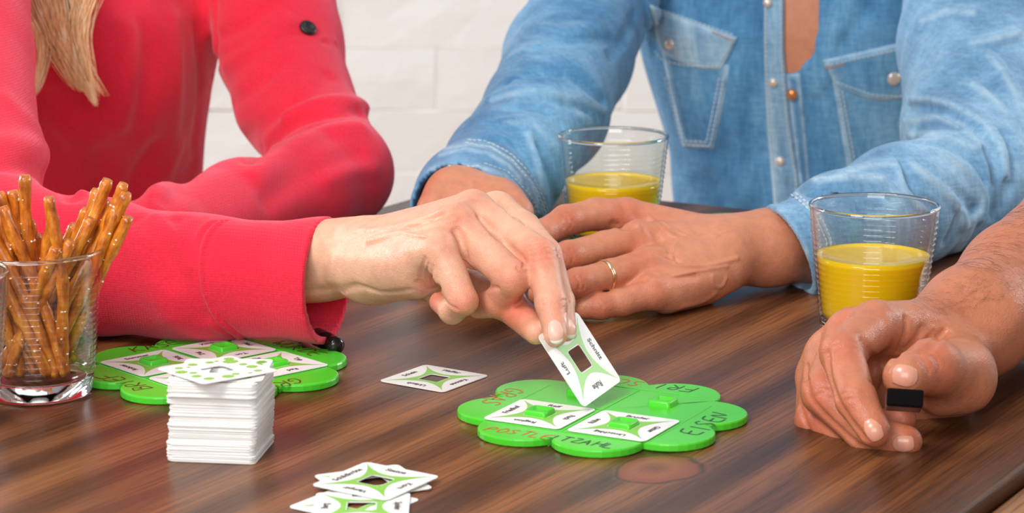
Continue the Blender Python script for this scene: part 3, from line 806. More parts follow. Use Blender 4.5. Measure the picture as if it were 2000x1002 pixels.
# ================================================================= pretzel sticks
PM = NT('pretzel_crust'); v = PM.obj(scale=(1, 1, .35))
c = PM.ramp(PM.noise(v, 170, 4, .6), [(.30, (.20, .036, .004)), (.50, (.56, .145, .008)), (.72, (.88, .36, .035))])
tc = PM.n('ShaderNodeTexCoord'); sx = PM.n('ShaderNodeSeparateXYZ'); PM.l(tc.outputs['Object'], sx.inputs[0])
PM.base(c); PM.norm(PM.bump(PM.noise(v, 520, 3, .6), .5, .0009))
PM.p(Roughness=.30, Coat__Weight=.3, Coat__Roughness=.2); PM = PM.m
PEND = plain('pretzel_end', (.42, .15, .035), .6); SALT = plain('salt', (.92, .80, .66), .35)
def pretzel_mesh(seed, L):
    r_ = np.random.default_rng(seed); n = 34; m = 12; V = []; ph = r_.uniform(0, 6, 6)
    for i in range(n):
        t = i/(n-1); z_ = t*L
        cxy = (.0012*math.sin(2.2*t*math.pi+ph[0]), .0010*math.sin(1.7*t*math.pi+ph[1]))
        rr = .0032*(1+.06*math.sin(t*23+ph[2])+.05*math.sin(t*51+ph[3]))
        if i in (0, n-1): rr *= .74
        if i in (1, n-2): rr *= 1.05
        for k in range(m):
            a = 2*math.pi*k/m; q = rr*(1+.07*math.sin(3*a+t*19+ph[4])+r_.uniform(-.035, .035))
            V.append((cxy[0]+q*math.cos(a), cxy[1]+q*math.sin(a), z_))
    F = []; fm = []
    for i in range(n-1):
        for k in range(m): F.append((i*m+k, i*m+(k+1) % m, (i+1)*m+(k+1) % m, (i+1)*m+k)); fm.append(0)
    V.append((V[0][0]-.002, V[0][1], .0003)); V.append((cxy[0], cxy[1], L-.0003))
    for k in range(m): F.append((k, len(V)-2, (k+1) % m)); F.append(((n-1)*m+k, (n-1)*m+(k+1) % m, len(V)-1)); fm += [1, 1]
    me = bpy.data.meshes.new('pretzel_stick'); me.from_pydata([tuple(map(float, q)) for q in V], [], F)
    me.materials.append(PM); me.materials.append(PEND)
    for p, x in zip(me.polygons, fm): p.use_smooth = x == 0; p.material_index = x
    me.update()
    bm = bmesh.new()
    for q in range(16):
        i = int(r_.integers(2, n-2))*m+int(r_.integers(0, m)); p = Vector(V[i])
        s_ = r_.uniform(.0004, .0010); g = bmesh.ops.create_cube(bm, size=1)['verts']
        rot = Quaternion((r_.random(), r_.random(), r_.random()), r_.uniform(0, 3)).to_matrix()
        for vv in g: vv.co = p+rot @ Vector((vv.co.x*s_*1.3, vv.co.y*s_, vv.co.z*s_))
    ms = bpy.data.meshes.new('salt'); bm.to_mesh(ms); bm.free(); ms.materials.append(SALT)
    return me, ms
PZ = [pretzel_mesh(10+i, .118) for i in range(7)]
npz = 0
PZLAB = 'thin salted pretzel stick standing among the others in the left tumbler'
def pretzel(top, bot, dfront, label=PZLAB, L=None):
    """top, bot photo points; dfront -1..1 where in the glass it stands, front to back"""
    global npz
    gx, gy = g3[0], g3[1]
    # bottom point inside the glass at height .0145
    hb = max(.0150, 0)
    cb = Wh(bot[0], bot[1], .013); cb = np.array([cb[0], gy+dfront*.019, T+.0135])
    cb[0] = np.clip(cb[0], gx-.0225, gx+.0225)
    q = cb[:2]-np.array([gx, gy]); R = np.linalg.norm(q)
    if R > .0222: cb[:2] = np.array([gx, gy])+q*.0222/R
    best = None
    for D in np.linspace(1.22, 1.48, 90):
        tp = W(top[0], top[1], D); dv = tp-cb; t = (GHT-.001-(cb[2]-T))/dv[2] if dv[2] > .02 else 0
        if not 0 < t < 1.0: t = 1
        rim = cb+dv*t; rr = np.hypot(rim[0]-gx, rim[1]-gy)
        cost = max(0, rr-.0312)*40+abs(rim[1]-(gy+dfront*.020))
        if best is None or cost < best[0]: best = (cost, tp, rr)
    tp = best[1]; d = Vector(tp-cb); Ln = d.length
    me, ms = PZ[npz % len(PZ)]; npz += 1
    o = bpy.data.objects.new('pretzel_stick', me); link(o); o.location = cb
    o.rotation_euler = d.to_track_quat('Z', 'Y').to_euler(); o.scale = (1, 1, Ln/.118)
    tag(o, label, 'snack', 'pretzel sticks in the tumbler')
    s_ = bpy.data.objects.new('salt', ms); link(s_, o); s_['kind'] = 'stuff'
for t_, b_2, f_ in (
    ((47, 342), (100, 700), -.2), ((22, 372), (95, 720), .1), ((9, 402), (128, 742), -.75), ((31, 412), (110, 735), .3), ((53, 430), (60, 730), .6),
    ((101, 384), (148, 738), -.85), ((112, 422), (40, 700), -.3), ((192, 370), (60, 740), .5), ((213, 352), (70, 735), .3), ((239, 357), (75, 740), .1),
    ((246, 374), (90, 748), .6), ((232, 404), (80, 742), -.25), ((251, 421), (100, 742), .35), ((176, 408), (30, 735), .75), ((180, 427), (20, 720), -.1),
    ((207, 390), (35, 740), .65), ((218, 411), (60, 740), -.45), ((0, 375), (110, 745), -.1), ((-6, 420), (80, 745), -.6), ((-14, 455), (110, 746), -.9),
    ((-24, 400), (60, 742), .4), ((-36, 440), (85, 746), -.95), ((-50, 470), (60, 746), -.5), ((-60, 420), (45, 740), .2), ((-45, 500), (40, 744), -.8),
    ((-70, 460), (30, 740), .5), ((18, 440), (125, 736), .55), ((75, 455), (20, 744), .8), ((140, 470), (-10, 740), -.7), ((150, 440), (0, 742), .9),
    ((-20, 360), (70, 742), .8), ((165, 450), (10, 735), .2), ((-80, 500), (90, 744), -.7), ((110, 480), (5, 745), -.9)):
    pretzel(t_, b_2, f_, {(47, 342): 'tallest pretzel stick, standing upright left of the middle of the tumbler', (251, 421): 'pretzel stick leaning furthest right out of the tumbler',
      (112, 422): 'short pretzel stick crossing in front of the upright one', (101, 384): 'upright pretzel stick standing alone in the middle of the tumbler', (239, 357): 'tallest of the pretzel sticks bundled at the right of the tumbler'}.get(t_, PZLAB))
# ================================================================= marker pen under the sleeve
pen = empty('marker_pen'); pe = W(654, 676, 1.405); pe[2] = T+.0068
tag(pen, 'black capped marker lying under the red cuff, its round end showing', 'pen')
PBK = plain('black_plastic', (.012, .010, .011), .18); PWH = plain('pen_white', (.75, .73, .72), .35)
pd_ = np.array([-.50, .866]); pen.location = pe
pen.rotation_euler = (0, math.pi/2, math.atan2(pd_[1], pd_[0]))
def cyl(name, prof, mat, parent):
    V, F = lathe(prof, 28); return mesh_np(name, V, F, mat, parent)
cyl('cap', [(.0001, -.0045), (.0030, -.0040), (.0048, -.0025), (.0052, -.0005), (.0046, .0010), (.0044, .006), (.0052, .008), (.0054, .022), (.0001, .0221)], PBK, pen)
cyl('barrel', [(.0001, .0222), (.0050, .0223), (.0050, .085), (.0046, .088), (.0001, .0885)], PWH, pen)
# ================================================================= people
def hollow_end(sc, p0, n, t=.0028, depth=.05):
    """cut a sleeve open at a plane and hollow it from there"""
    def g(P, d):
        pl = (P-p0)@n
        inner = np.maximum(sc.base(P)+t, -(pl+depth))
        return np.maximum(np.maximum(d, pl), -inner)
    sc.fields.append(g)
def fingers(sc, chains, k=.004, kf=.0022):
    for pts, rs in chains: sc.add(chain(pts, rs, kf), k)
def build(name, parts, mat, parent, attrs):
    VV = []; QQ = []; b = 0; AT = {k: [] for k in ('red', 'pale', 'wear_highlight', 'dark')}
    for sc, vox, lo, hi in parts:
        l, h = sc.bounds(.004) if lo is None else (lo, hi)
        V, Q = nets(sc.f, l, h, vox); VV.append(V); QQ.append(Q+b); b += len(V)
        for k in AT: AT[k].append(attrs[k](V, sc) if k in attrs else np.zeros(len(V)))
    return mesh_np(name, np.concatenate(VV), np.concatenate(QQ), mat, parent, True, attrs={k: np.concatenate(x) for k, x in AT.items() if k in attrs})
X = lambda p: v3(p)
# ------------------------------------------------------------------ woman in red: sleeve, sweater, reaching hand
red = empty('person', (-.41, 1.95, .45))
tag(red, 'person in a red knit sweater with long blond hair, reaching out with a card', 'person')
def world_parent(o, par):
    """children are modelled in world space"""
    o.parent = par; o.matrix_parent_inverse = par.matrix_basis.inverted(); return o
bpy.context.view_layer.update()
RS = Sculpt()
RS.add(chain([W(-120, -240, 1.76), W(-92, 110, 1.61), W(-62, 498, 1.456)], [.062, .050, .047], .01), .01)
RS.add(chain([W(-62, 498, 1.456), W(200, 521, 1.452), W(330, 538, 1.436), W(400, 543, 1.43), W(640, 548, 1.405), W(730, 551, 1.395)], [.047, .0375, .0335, .0335, .0330, .0335], .012), .02)
RS.stroke([(-60, 285), (20, 282), (70, 292), (118, 322), (150, 362)], 9, 4.5)
RS.stroke([(-60, 318), (10, 325), (60, 332), (105, 352), (140, 385)], 6, -5)
RS.stroke([(20, 200), (60, 240), (100, 285)], 10, 2)
RS.stroke([(210, 420), (260, 470), (300, 560), (330, 620)], 9, 2.88); RS.stroke([(270, 430), (320, 480), (345, 540)], 7, -2.88)
RS.stroke([(300, 425), (350, 470), (368, 520)], 6, 2.52); RS.stroke([(345, 430), (372, 480), (378, 560), (400, 620)], 5, -2.70)
RS.stroke([(230, 500), (300, 520), (360, 510)], 12, -1.2); RS.stroke([(200, 600), (300, 610), (420, 600)], 14, -1.0)
RS.stroke([(440, 500), (520, 490), (580, 470)], 14, -.5); RS.stroke([(430, 620), (520, 620), (590, 610)], 16, .9)
seam = [(434, 431), (412, 448), (396, 480), (391, 520), (395, 565), (408, 600), (432, 632), (470, 662)]
RS.stroke(seam, 1.4, 1.9); RS.stroke([(x-9, y) for x, y in seam], 1.0, -1.9); RS.stroke([(x+9, y-1) for x, y in seam], 1.0, -2.2)
RS.stroke([(x-20, y) for x, y in seam], 1.8, .8)
RS.stroke([(606, 448), (598, 480), (594, 520), (598, 560), (606, 610), (618, 640)], 2.0, .7)
cp, cn = plane_cut(W(594, 522, 1.372), W(650, 431, 1.410), W(683, 612, 1.440), W(900, 550, 1.39))
hollow_end(RS, cp, cn, .0042, .055)
# sweater body and far arm
RT = Sculpt(); nb = (.12, -1, 0)
RT.add(chain([(-.42, 1.95, T-.26), (-.42, 1.95, T+.02), (-.405, 1.96, T+.14), (-.40, 1.99, T+.30)], [.168, .168, .172, .15], .03, nb, .62), .02)
RT.add(ball(W(170, 130, 1.90), .075), .05); RT.add(ball(W(-150, 120, 1.90), .07), .05)
RT.add(chain([W(500, -230, 2.0), W(545, 90, 1.905), W(575, 200, 1.865), W(660, 338, 1.785)], [.052, .0475, .043, .037], .01), .018)
RT.add(chain([W(662, 338, 1.785), W(590, 376, 1.745), W(470, 412, 1.69), W(300, 480, 1.585), W(215, 510, 1.545)], [.037, .036, .0335, .033, .028], .01), .012)
for ln, wd, am in (([(486, 315), (520, 285), (574, 243), (640, 224), (704, 218)], 4.5, -7), ([(500, 345), (560, 300), (620, 262), (700, 250)], 8, 4.5),
        ([(560, 225), (610, 205), (668, 197), (718, 208)], 6, 5), ([(470, 280), (520, 240), (590, 190), (640, 150)], 8, -2.2),
        ([(500, 320), (505, 300), (510, 285)], 3, -3), ([(520, 395), (600, 340), (700, 300)], 8, -2), ([(640, 350), (690, 330), (730, 330)], 7, 2),
        ([(430, 70), (480, 50), (530, 10)], 6, -2.5), ([(440, 130), (500, 90), (560, 40)], 7, 2), ([(455, 200), (500, 170), (560, 120)], 7, -1.8),
        ([(581, 84), (615, 80), (655, 86)], 1.5, -2.0), ([(581, 78), (615, 74), (655, 80)], 2.0, 1.2),
        ([(418, -20), (420, 80), (424, 175)], 4, -9), ([(285, 60), (290, 150), (270, 260)], 12, -3), ([(250, 60), (245, 150), (230, 240)], 12, 3),
        ([(340, 40), (345, 160), (335, 280)], 12, 2.4), ([(300, 290), (270, 340), (262, 400)], 10, -3.2), ([(345, 290), (320, 350), (300, 400)], 10, 2.8),
        ([(200, 300), (190, 350), (185, 400)], 12, -2.4), ([(80, 190), (130, 205), (190, 195)], 10, -3.5), ([(380, 320), (350, 370), (320, 395)], 9, -2.5),
        ([(385, 60), (392, 180), (380, 280)], 9, -2), ([(120, 240), (160, 300), (170, 370)], 12, 2.2)):
    RT.stroke(ln, wd*.85, am*1.6 if abs(am) < 8 else am)
# the right hand
RH = Sculpt()
wr = [W(430, 530, 1.432), W(590, 512, 1.412), W(640, 508, 1.405), W(700, 505, 1.392)]
RH.add(chain(wr, [.0225, .0208, .0203, .0190], .01), .006)
MC = {'i': W(970, 414, 1.362), 'm': W(924, 413, 1.338), 'r': W(889, 440, 1.323), 'p': W(858, 489, 1.310)}
RH.add(group([cone(W(700, 489, 1.402), MC['i'], .0150, .0108), cone(W(700, 494, 1.392), MC['m'], .0155, .0112),
              cone(W(700, 500, 1.382), MC['r'], .0165, .0112), cone(W(705, 522, 1.376), MC['p'], .0165, .0112)], .010), .012)
RH.add(cone(W(735, 541, 1.374), W(815, 528, 1.335), .0150, .0150), .010)           # hypothenar
RH.add(cone(W(760, 540, 1.400), W(850, 545, 1.385), .0135, .0120), .010)           # thenar, behind
fi = [([MC['p'], W(905, 588, 1.298)], [.0102, .0076]), ([W(905, 588, 1.298), W(883, 607, 1.309), W(860, 590, 1.322)], [.0078, .0066, .0058])]
fr = [([MC['r'], W(945, 490, 1.312), W(1002, 543, 1.296)], [.0112, .0098, .0092]), ([W(1002, 543, 1.296), W(976, 590, 1.312), W(935, 598, 1.330)], [.0093, .0082, .0066])]
fm = [([MC['m'], W(990, 455, 1.322), W(1055, 499, 1.304)], [.0112, .0092, .0091]), ([W(1055, 499, 1.304), W(1076, 592, 1.284), W(1085, 654, 1.2735)], [.0091, .0078, .0061])]
fx = [([MC['i'], W(1022, 448, 1.345), W(1066, 497, 1.326)], [.0108, .0092, .0086]), ([W(1066, 497, 1.326), W(1094, 590, 1.299), W(1105, 646, 1.2825)], [.0086, .0072, .0056])]
ft = [([W(870, 560, 1.380), W(925, 572, 1.362), W(990, 590, 1.325), W(1047, 648, 1.2880)], [.0135, .0115, .0096, .0066])]
for grp in (fi, fr, fm, fx, ft):
    RH.add(group([chain(p_, r_, .003) for p_, r_ in grp], .0015), .0030)
RH.add(ball(W(628, 486, 1.392), .0085), .012)                                       # ulna head
for ln, wd, am in (([(720, 470), (790, 452), (850, 438), (888, 428)], 2.2, .9), ([(720, 452), (800, 436), (870, 410), (915, 392)], 2.4, .8),
        ([(700, 447), (760, 452), (800, 440), (840, 432)], 1.1, .8), ([(735, 462), (775, 455), (830, 462)], 1.0, .6),
        ([(800, 445), (850, 425), (890, 410)], 3.0, -.8), ([(780, 475), (840, 468), (870, 465)], 3.0, -.7),
        ([(826, 560), (822, 545), (824, 528), (830, 505)], 1.0, -.9), ([(838, 560), (833, 540), (836, 515)], .9, -.55), ([(846, 560), (843, 545), (846, 520)], .8, -.5),
        ([(818, 552), (828, 560), (842, 566), (858, 562)], 1.6, -1.4), ([(893, 452), (903, 478), (907, 505)], 2.2, -1.6),
        ([(938, 428), (965, 458), (990, 480), (1012, 500)], 2.2, -1.0), ([(980, 395), (1000, 418), (1030, 440)], 2.2, -1.0),
        ([(1018, 500), (1024, 512), (1022, 524)], 1.0, -.8), ([(1012, 523), (1022, 530), (1030, 530)], 1.1, -1.2),
        ([(953, 563), (965, 562), (973, 563)], 1.0, -.9), ([(1018, 590), (1008, 598)], 1.2, -.4),
        ([(1037, 492), (1052, 484), (1068, 486)], .8, -.55), ([(1038, 502), (1054, 494), (1072, 496)], .8, -.55), ([(1040, 512), (1056, 506), (1076, 508)], .8, -.5), ([(1034, 484), (1050, 476), (1064, 478)], .7, -.4),
        ([(1046, 475), (1050, 495), (1052, 520)], 5, .5),
        ([(1058, 588), (1070, 584), (1082, 587)], .7, -.4), ([(1059, 596), (1071, 592), (1084, 594)], .7, -.4),
        ([(1096, 588), (1104, 586), (1112, 588)], .6, -.35), ([(1080, 492), (1090, 490), (1096, 494)], .7, -.4), ([(1082, 503), (1092, 501), (1099, 505)], .7, -.4),
        ([(870, 588), (880, 598), (892, 604)], 1.0, -.5), ([(640, 500), (655, 470), (650, 452)], 4, -.7), ([(650, 480), (720, 480), (780, 490)], 5, -.6),
        ([(668, 572), (690, 560), (715, 562), (740, 572)], 1.6, -.6), ([(720, 565), (760, 572), (800, 566)], 1.6, -.5), ([(600, 570), (640, 566), (700, 560)], 3, -.5)):
    RH.stroke(ln, wd, am*1.6)
RH_RED = [(W(1052, 500, 1.293), .013, .75), (W(1002, 543, 1.286), .014, .6), (W(905, 590, 1.29), .012, .65), (W(889, 430, 1.312), .012, .5), (W(924, 395, 1.33), .013, .4),
          (W(858, 582, 1.318), .010, .9), (W(1020, 620, 1.305), .022, .95), (W(1082, 610, 1.276), .012, .5), (W(1090, 500, 1.315), .012, .6), (W(940, 600, 1.32), .012, .6), (W(860, 480, 1.30), .011, .35)]
RH_PALE = [(W(660, 500, 1.38), .045, .6), (W(760, 520, 1.355), .035, .6)]
RB = Sculpt(); RB.add(lambda P: RT.base(P)+.006, .001); RB.gs[0][0].lo, RB.gs[0][0].hi = RT.bounds(0)
RB2 = Sculpt(); RB2.add(chain([W(-120, -240, 1.76), W(-92, 110, 1.61), W(-62, 498, 1.456), W(200, 521, 1.452), W(420, 532, 1.433), W(600, 512, 1.41)], [.05, .04, .037, .028, .022, .0195], .01), .01)
hand_attr = {'red': lambda V, sc: spots(V, RH_RED), 'pale': lambda V, sc: spots(V, RH_PALE)}
body = build('body', [(RH, .00062, None, None), (RB, .008, None, None), (RB2, .005, None, None)], SKIN_A, None, hand_attr); world_parent(body, red)
for c_, t_, wd, ln_, nm in (((1085, 649), (1088, 672), .0108, .0145, 'm'), ((1113, 637), (1116, 660), .0088, .0150, 'i')):
    world_parent(nail(RH, c_, t_, wd, ln_, None, white=.0012), red)
sl = build('sleeve', [(RS, .0013, None, None)], KNIT, None, {}); world_parent(sl, red)
sw = build('sweater', [(RT, .0032, None, None)], KNIT, None, {}); world_parent(sw, red)
BLK = plain('button_black', (.012, .008, .01), .35)
P0 = RT.hit([600], [57], full=True)[0]; n0 = RT.normal([P0])[0]
V, F = lathe([(.0001, .0030), (.0035, .0028), (.0042, .0034), (.0058, .0034), (.0066, .0024), (.0066, .0010), (.0060, 0)], 28)
bt = mesh_np('button', V, F, BLK); bt.rotation_euler = Vector(n0).to_track_quat('Z', 'Y').to_euler(); bt.location = P0
bpy.context.view_layer.update(); world_parent(bt, red)
# hair
HAIRM = NT('blond_hair'); HAIRM.base(HAIRM.ramp(HAIRM.noise(HAIRM.obj(scale=(1, 1, .05)), 260, 3), [(.3, (.66, .33, .12)), (.52, (.95, .62, .32)), (.7, (1.0, .84, .55))])); HAIRM.p(Roughness=.38)
HAIRM.b.inputs['Anisotropic'].default_value = .6; HAIRM = HAIRM.m
hc = bpy.data.curves.new('hair', 'CURVE'); hc.dimensions = '3D'; hc.bevel_depth = .00032; hc.bevel_resolution = 0
hr = random.Random(4)
locks = [([(60, -90), (92, 10), (112, 70), (150, 135), (188, 208)], 42, 3.5, 240), ([(120, -90), (150, 0), (152, 70), (168, 130), (184, 203)], 38, 4, 150),
         ([(30, -90), (48, 0), (85, 80), (78, 150), (60, 192)], 24, 3, 90), ([(200, -90), (170, -20), (150, 60), (162, 130), (200, 190)], 26, 16, 60),
         ([(90, -90), (110, 0), (120, 80), (140, 140), (160, 180)], 50, 14, 170), ([(240, -90), (190, -30), (160, 40), (150, 100), (176, 150)], 24, 14, 30)]
for pts, w0, w1, n in locks:
    n = int(n*1.4)
    P = np.array(pts, float)
    for q in range(n):
        off = hr.gauss(0, .5); dd = hr.uniform(0, .022)+.004; end = 1-abs(hr.gauss(0, .13))
        sp = hc.splines.new('POLY'); m = 13; sp.points.add(m-1); ph = hr.uniform(0, 6); am = hr.uniform(0, 5)
        tt = np.linspace(0, 1, m)*end*(len(P)-1)
        for k, t in enumerate(tt):
            i = min(int(t), len(P)-2); f = t-i; p0 = P[max(i-1, 0)]; p1 = P[i]; p2 = P[i+1]; p3 = P[min(i+2, len(P)-1)]
            p = .5*((2*p1)+(-p0+p2)*f+(2*p0-5*p1+4*p2-p3)*f*f+(-p0+3*p1-3*p2+p3)*f**3)
            g = t/(len(P)-1); wd = w0*(1-g)+w1*g
            px_ = p[0]+off*wd+am*math.sin(ph+g*4)*g; py_ = p[1]+hr.uniform(-1, 1)
            base_D = 1.795-.01*g
            pt_ = W(px_, py_, base_D-dd); sp.points[k].co = (*pt_, 1); sp.points[k].radius = 1.0 if k < m-5 else (m-k)/5.5
ho = bpy.data.objects.new('hair', hc); ho['kind'] = 'stuff'; hc.materials.append(HAIRM); link(ho); world_parent(ho, red)
# ------------------------------------------------------------------ person in denim
den = empty('person', (.27, 2.17, .45))
tag(den, 'person in a blue denim shirt open at the neck, both hands on the table', 'person')
bpy.context.view_layer.update()
ridgeT = []; ridgeR = []
DT = Sculpt(); nd = (0, -1, .05)
DT.add(chain([(.275, 2.17, T-.26), (.27, 2.17, T-.01), (.265, 2.17, T+.10), (.27, 2.20, T+.26)], [.135, .124, .150, .165], .03, nd, .64), .02)
DT.add(chain([W(1200, -150, 2.16), W(1165, 0, 2.09), W(1110, 112, 2.0), W(1066, 222, 1.90), W(985, 330, 1.78), W(922, 392, 1.70), W(850, 490, 1.56)], [.056, .049, .050, .046, .041, .0370, .0365], .012), .012)
for ln, wd, am in (([(1000, 110), (1060, 90), (1130, 78), (1200, 80)], 5, -3), ([(990, 160), (1050, 140), (1120, 150), (1180, 200)], 6, -4.5), ([(960, 195), (1030, 175), (1100, 190), (1150, 240)], 6, 3.5),
        ([(1060, 190), (1110, 205), (1150, 225)], 4, -4), ([(1080, 180), (1130, 190), (1180, 215)], 4, 3), ([(1000, 210), (1060, 215), (1100, 250)], 5, -3), ([(985, 240), (1040, 240), (1090, 290)], 7, 2.5),
        ([(1010, 150), (1000, 190), (1020, 210)], 4, 2), ([(1030, 50), (1100, 60), (1170, 50)], 8, 1.8), ([(1050, 290), (1075, 340), (1085, 400)], 5, -3), ([(1030, 260), (1050, 320), (1062, 380)], 5, 2.4),
        ([(1240, 30), (1215, 80), (1190, 110)], 5, -3), ([(950, 270), (1000, 280), (1035, 320)], 5, -2),
        ([(1262, -20), (1262, 40), (1278, 100)], 4, -7),
        ([(1460, 30), (1470, 150), (1480, 300)], 10, -2.5), ([(1440, 150), (1450, 260), (1460, 380)], 10, 2.2), ([(1640, 60), (1625, 100), (1615, 150)], 8, 2.2), ([(1700, 10), (1670, 50), (1640, 90)], 8, -2.0),
        ([(1590, 200), (1580, 280), (1590, 380)], 9, -2.2), ([(1380, 320), (1420, 350), (1440, 400)], 9, 2), ([(1530, 330), (1560, 360), (1570, 400)], 6, 1.6)):
    DT.stroke(ln, wd*.85, am*1.9)
    if am > 2 and ln[0][0] < 1250: ridgeT.append(ln)
cuffA = [(868, 292), (915, 280), (960, 288), (1000, 312), (1035, 352), (1058, 395), (1070, 430)]
cuffB = [(842, 332), (880, 322), (930, 324), (985, 342), (1028, 385), (1046, 420)]
DT.stroke(cuffA, 1.6, -1.1); DT.stroke([(x-6, y+9) for x, y in cuffA], 3, 1.2)
VPOLY = [(1531, -80), (1608, -80), (1599, 60), (1589, 112), (1573, 124), (1561, 143), (1534, 145), (1530, 100)]
def vneck(P, d):
    x, y = pix(P); m = (x > 1510) & (x < 1630) & (y < 165) & (P[:, 1] < 2.2)
    if m.any():
        ins, dd = poly_mask(VPOLY, x[m], y[m]); d[m] = d[m]+.010*np.where(ins, np.clip(dd/4, 0, 1), 0)
    return d
DT.fields.append(vneck)
cp2 = v3(W(915, 418, 1.650)); cn2 = v3(W(870, 450, 1.63)-W(985, 330, 1.78)); cn2 = cn2/np.linalg.norm(cn2)+v3((-.25, 0, .10)); cn2 /= np.linalg.norm(cn2)
def cuff2(P, d):
    q = P-cp2; near = (P[:, 0] < .03) & (P[:, 2] < T+.1)
    pl = q@cn2; inner = np.maximum(DT.base(P)+.0046, -(pl+.06))
    return np.where(near, np.maximum(np.maximum(d, pl), -inner), d)
DT.fields.append(cuff2)
DR = Sculpt()
DR.add(chain([W(1925, -220, 2.09), W(1905, 90, 1.91), W(1905, 250, 1.80), W(1905, 360, 1.72)], [.062, .057, .051, .043], .012), .012)
DR.add(chain([W(1905, 360, 1.72), W(1760, 402, 1.66), W(1640, 450, 1.605), W(1560, 485, 1.570), W(1430, 512, 1.540)], [.043, .0385, .0345, .0270, .0262], .015), .012)
for ln, wd, am in (([(1772, 216), (1812, 212), (1850, 224), (1900, 255), (1935, 295), (1948, 345), (1944, 415)], 4.5, -6.5), ([(1785, 190), (1850, 200), (1915, 232), (1955, 280), (1968, 340)], 6, 4),
        ([(1785, 262), (1825, 245), (1872, 250)], 3.5, -3.2), ([(1780, 276), (1850, 285), (1900, 312), (1925, 350)], 4, -3.5), ([(1780, 238), (1830, 228), (1880, 245), (1915, 280)], 4, 3.5),
        ([(1775, 262), (1850, 265), (1905, 290)], 3.5, 2.6), ([(1762, 318), (1785, 374), (1822, 402)], 3.5, -3.4), ([(1800, 318), (1865, 368), (1905, 412)], 4.5, -3.6), ([(1780, 318), (1830, 358), (1870, 400), (1885, 440)], 4, 3.4),
        ([(1755, 330), (1765, 370), (1800, 410)], 3.5, 2.8), ([(1840, 300), (1890, 335), (1920, 385), (1915, 425)], 4.5, 3.6), ([(1880, 390), (1870, 430), (1850, 470)], 4, -3), ([(1905, 420), (1890, 455), (1870, 485)], 4, 2.5),
        ([(1900, 82), (1940, 76), (1985, 64)], 5, 3.4), ([(1895, 100), (1940, 96), (1990, 84)], 5, -3), ([(1930, 105), (1960, 140), (1985, 185), (1998, 240)], 5, 3.2), ([(1905, 120), (1930, 160), (1955, 200)], 7, -2.6),
        ([(1900, 165), (1940, 190), (1965, 225)], 5, 2.6), ([(1958, 260), (1975, 300), (1972, 350), (1955, 400)], 6, -4), ([(1800, 110), (1840, 140), (1900, 150)], 9, -1.8), ([(1800, 40), (1850, 20), (1900, 25)], 9, 1.8),
        ([(1600, 352), (1660, 345), (1720, 350)], 6, 1.8), ([(1590, 380), (1660, 370), (1740, 385)], 5, -2), ([(1640, 340), (1700, 322), (1750, 320)], 5, 2)):
    DR.stroke(ln, wd*.85, am*1.75)
    if am > 1.5: ridgeR.append(ln)
cuffC = [(1556, 380), (1600, 420), (1622, 470), (1620, 530), (1606, 558)]
DR.stroke(cuffC, 1.6, -1.1)
cp3, cn3 = plane_cut(W(1577, 512, 1.543), W(1494, 411, 1.572), W(1558, 566, 1.585), W(1300, 500, 1.55))
def cuff3(P, d):
    pl = (P-cp3)@cn3; near = P[:, 2] < T+.09
    inner = np.maximum(DR.base(P)+.0042, -(pl+.05))
    rim = .0014*np.exp(-((pl+.0022)/.0022)**2)
    return np.where(near, np.maximum(np.maximum(d-rim, pl), -inner), d)
DR.fields.append(cuff3)
def lines_attr(sc, lines, wpx):
    def g(V, s_=None):
        x, y = pix(V); out = np.zeros(len(V))
        for ln in lines:
            ln = np.array(ln, float)
            m = (x > ln[:, 0].min()-30) & (x < ln[:, 0].max()+30) & (y > ln[:, 1].min()-30) & (y < ln[:, 1].max()+30)
            if not m.any(): continue
            best = np.full(m.sum(), 1e9)
            for i in range(len(ln)-1):
                a = ln[i]; b = ln[i+1]; L2 = ((b-a)**2).sum()+1e-9
                h = np.clip(((x[m]-a[0])*(b[0]-a[0])+(y[m]-a[1])*(b[1]-a[1]))/L2, 0, 1)
                best = np.minimum(best, np.hypot(x[m]-a[0]-h*(b[0]-a[0]), y[m]-a[1]-h*(b[1]-a[1])))
            out[m] = np.maximum(out[m], np.exp(-(best/wpx)**2))
        return out
    return g
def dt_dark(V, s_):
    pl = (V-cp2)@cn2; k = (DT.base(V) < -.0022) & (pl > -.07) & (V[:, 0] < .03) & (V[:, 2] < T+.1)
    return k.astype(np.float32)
wearT = lines_attr(DT, [cuffA, [(x-8, y+10) for x, y in cuffA], cuffB], 5)
wearR = lines_attr(DR, [cuffC, [(1494, 414), (1540, 440), (1572, 490), (1577, 530), (1560, 562)], [(1590, 350), (1650, 342), (1720, 348)]], 6)
fold_hi_T = lines_attr(DT, ridgeT, 6); fold_hi_R = lines_attr(DR, ridgeR, 7)  # fold ridges painted paler: some fading, some highlight put into the colour
sh = build('shirt', [(DT, .0024, None, None)], DENIM, None, {'wear_highlight': lambda V, s_: np.maximum(wearT(V)*.8, fold_hi_T(V)*.55), 'dark': dt_dark}); world_parent(sh, den)
sr = build('shirt_sleeve', [(DR, .0016, None, None)], DENIM_L, None, {'wear_highlight': lambda V, s_: np.maximum(wearR(V), fold_hi_R(V)*.7), 'dark': lambda V, s_: np.zeros(len(V))}); world_parent(sr, den)
quad4 = lambda A, B, C, D: (lambda u, v: ((1-u)*(1-v)*A[0]+u*(1-v)*B[0]+u*v*C[0]+(1-u)*v*D[0], (1-u)*(1-v)*A[1]+u*(1-v)*B[1]+u*v*C[1]+(1-u)*v*D[1]))
def flap(A, B, C, D, tip):                       # lower edge bows to a tip
    q = quad4(A, B, C, D)
    return lambda u, v: (q(u, v)[0], q(u, v)[1]+tip*v*math.sin(math.pi*u)**.8)
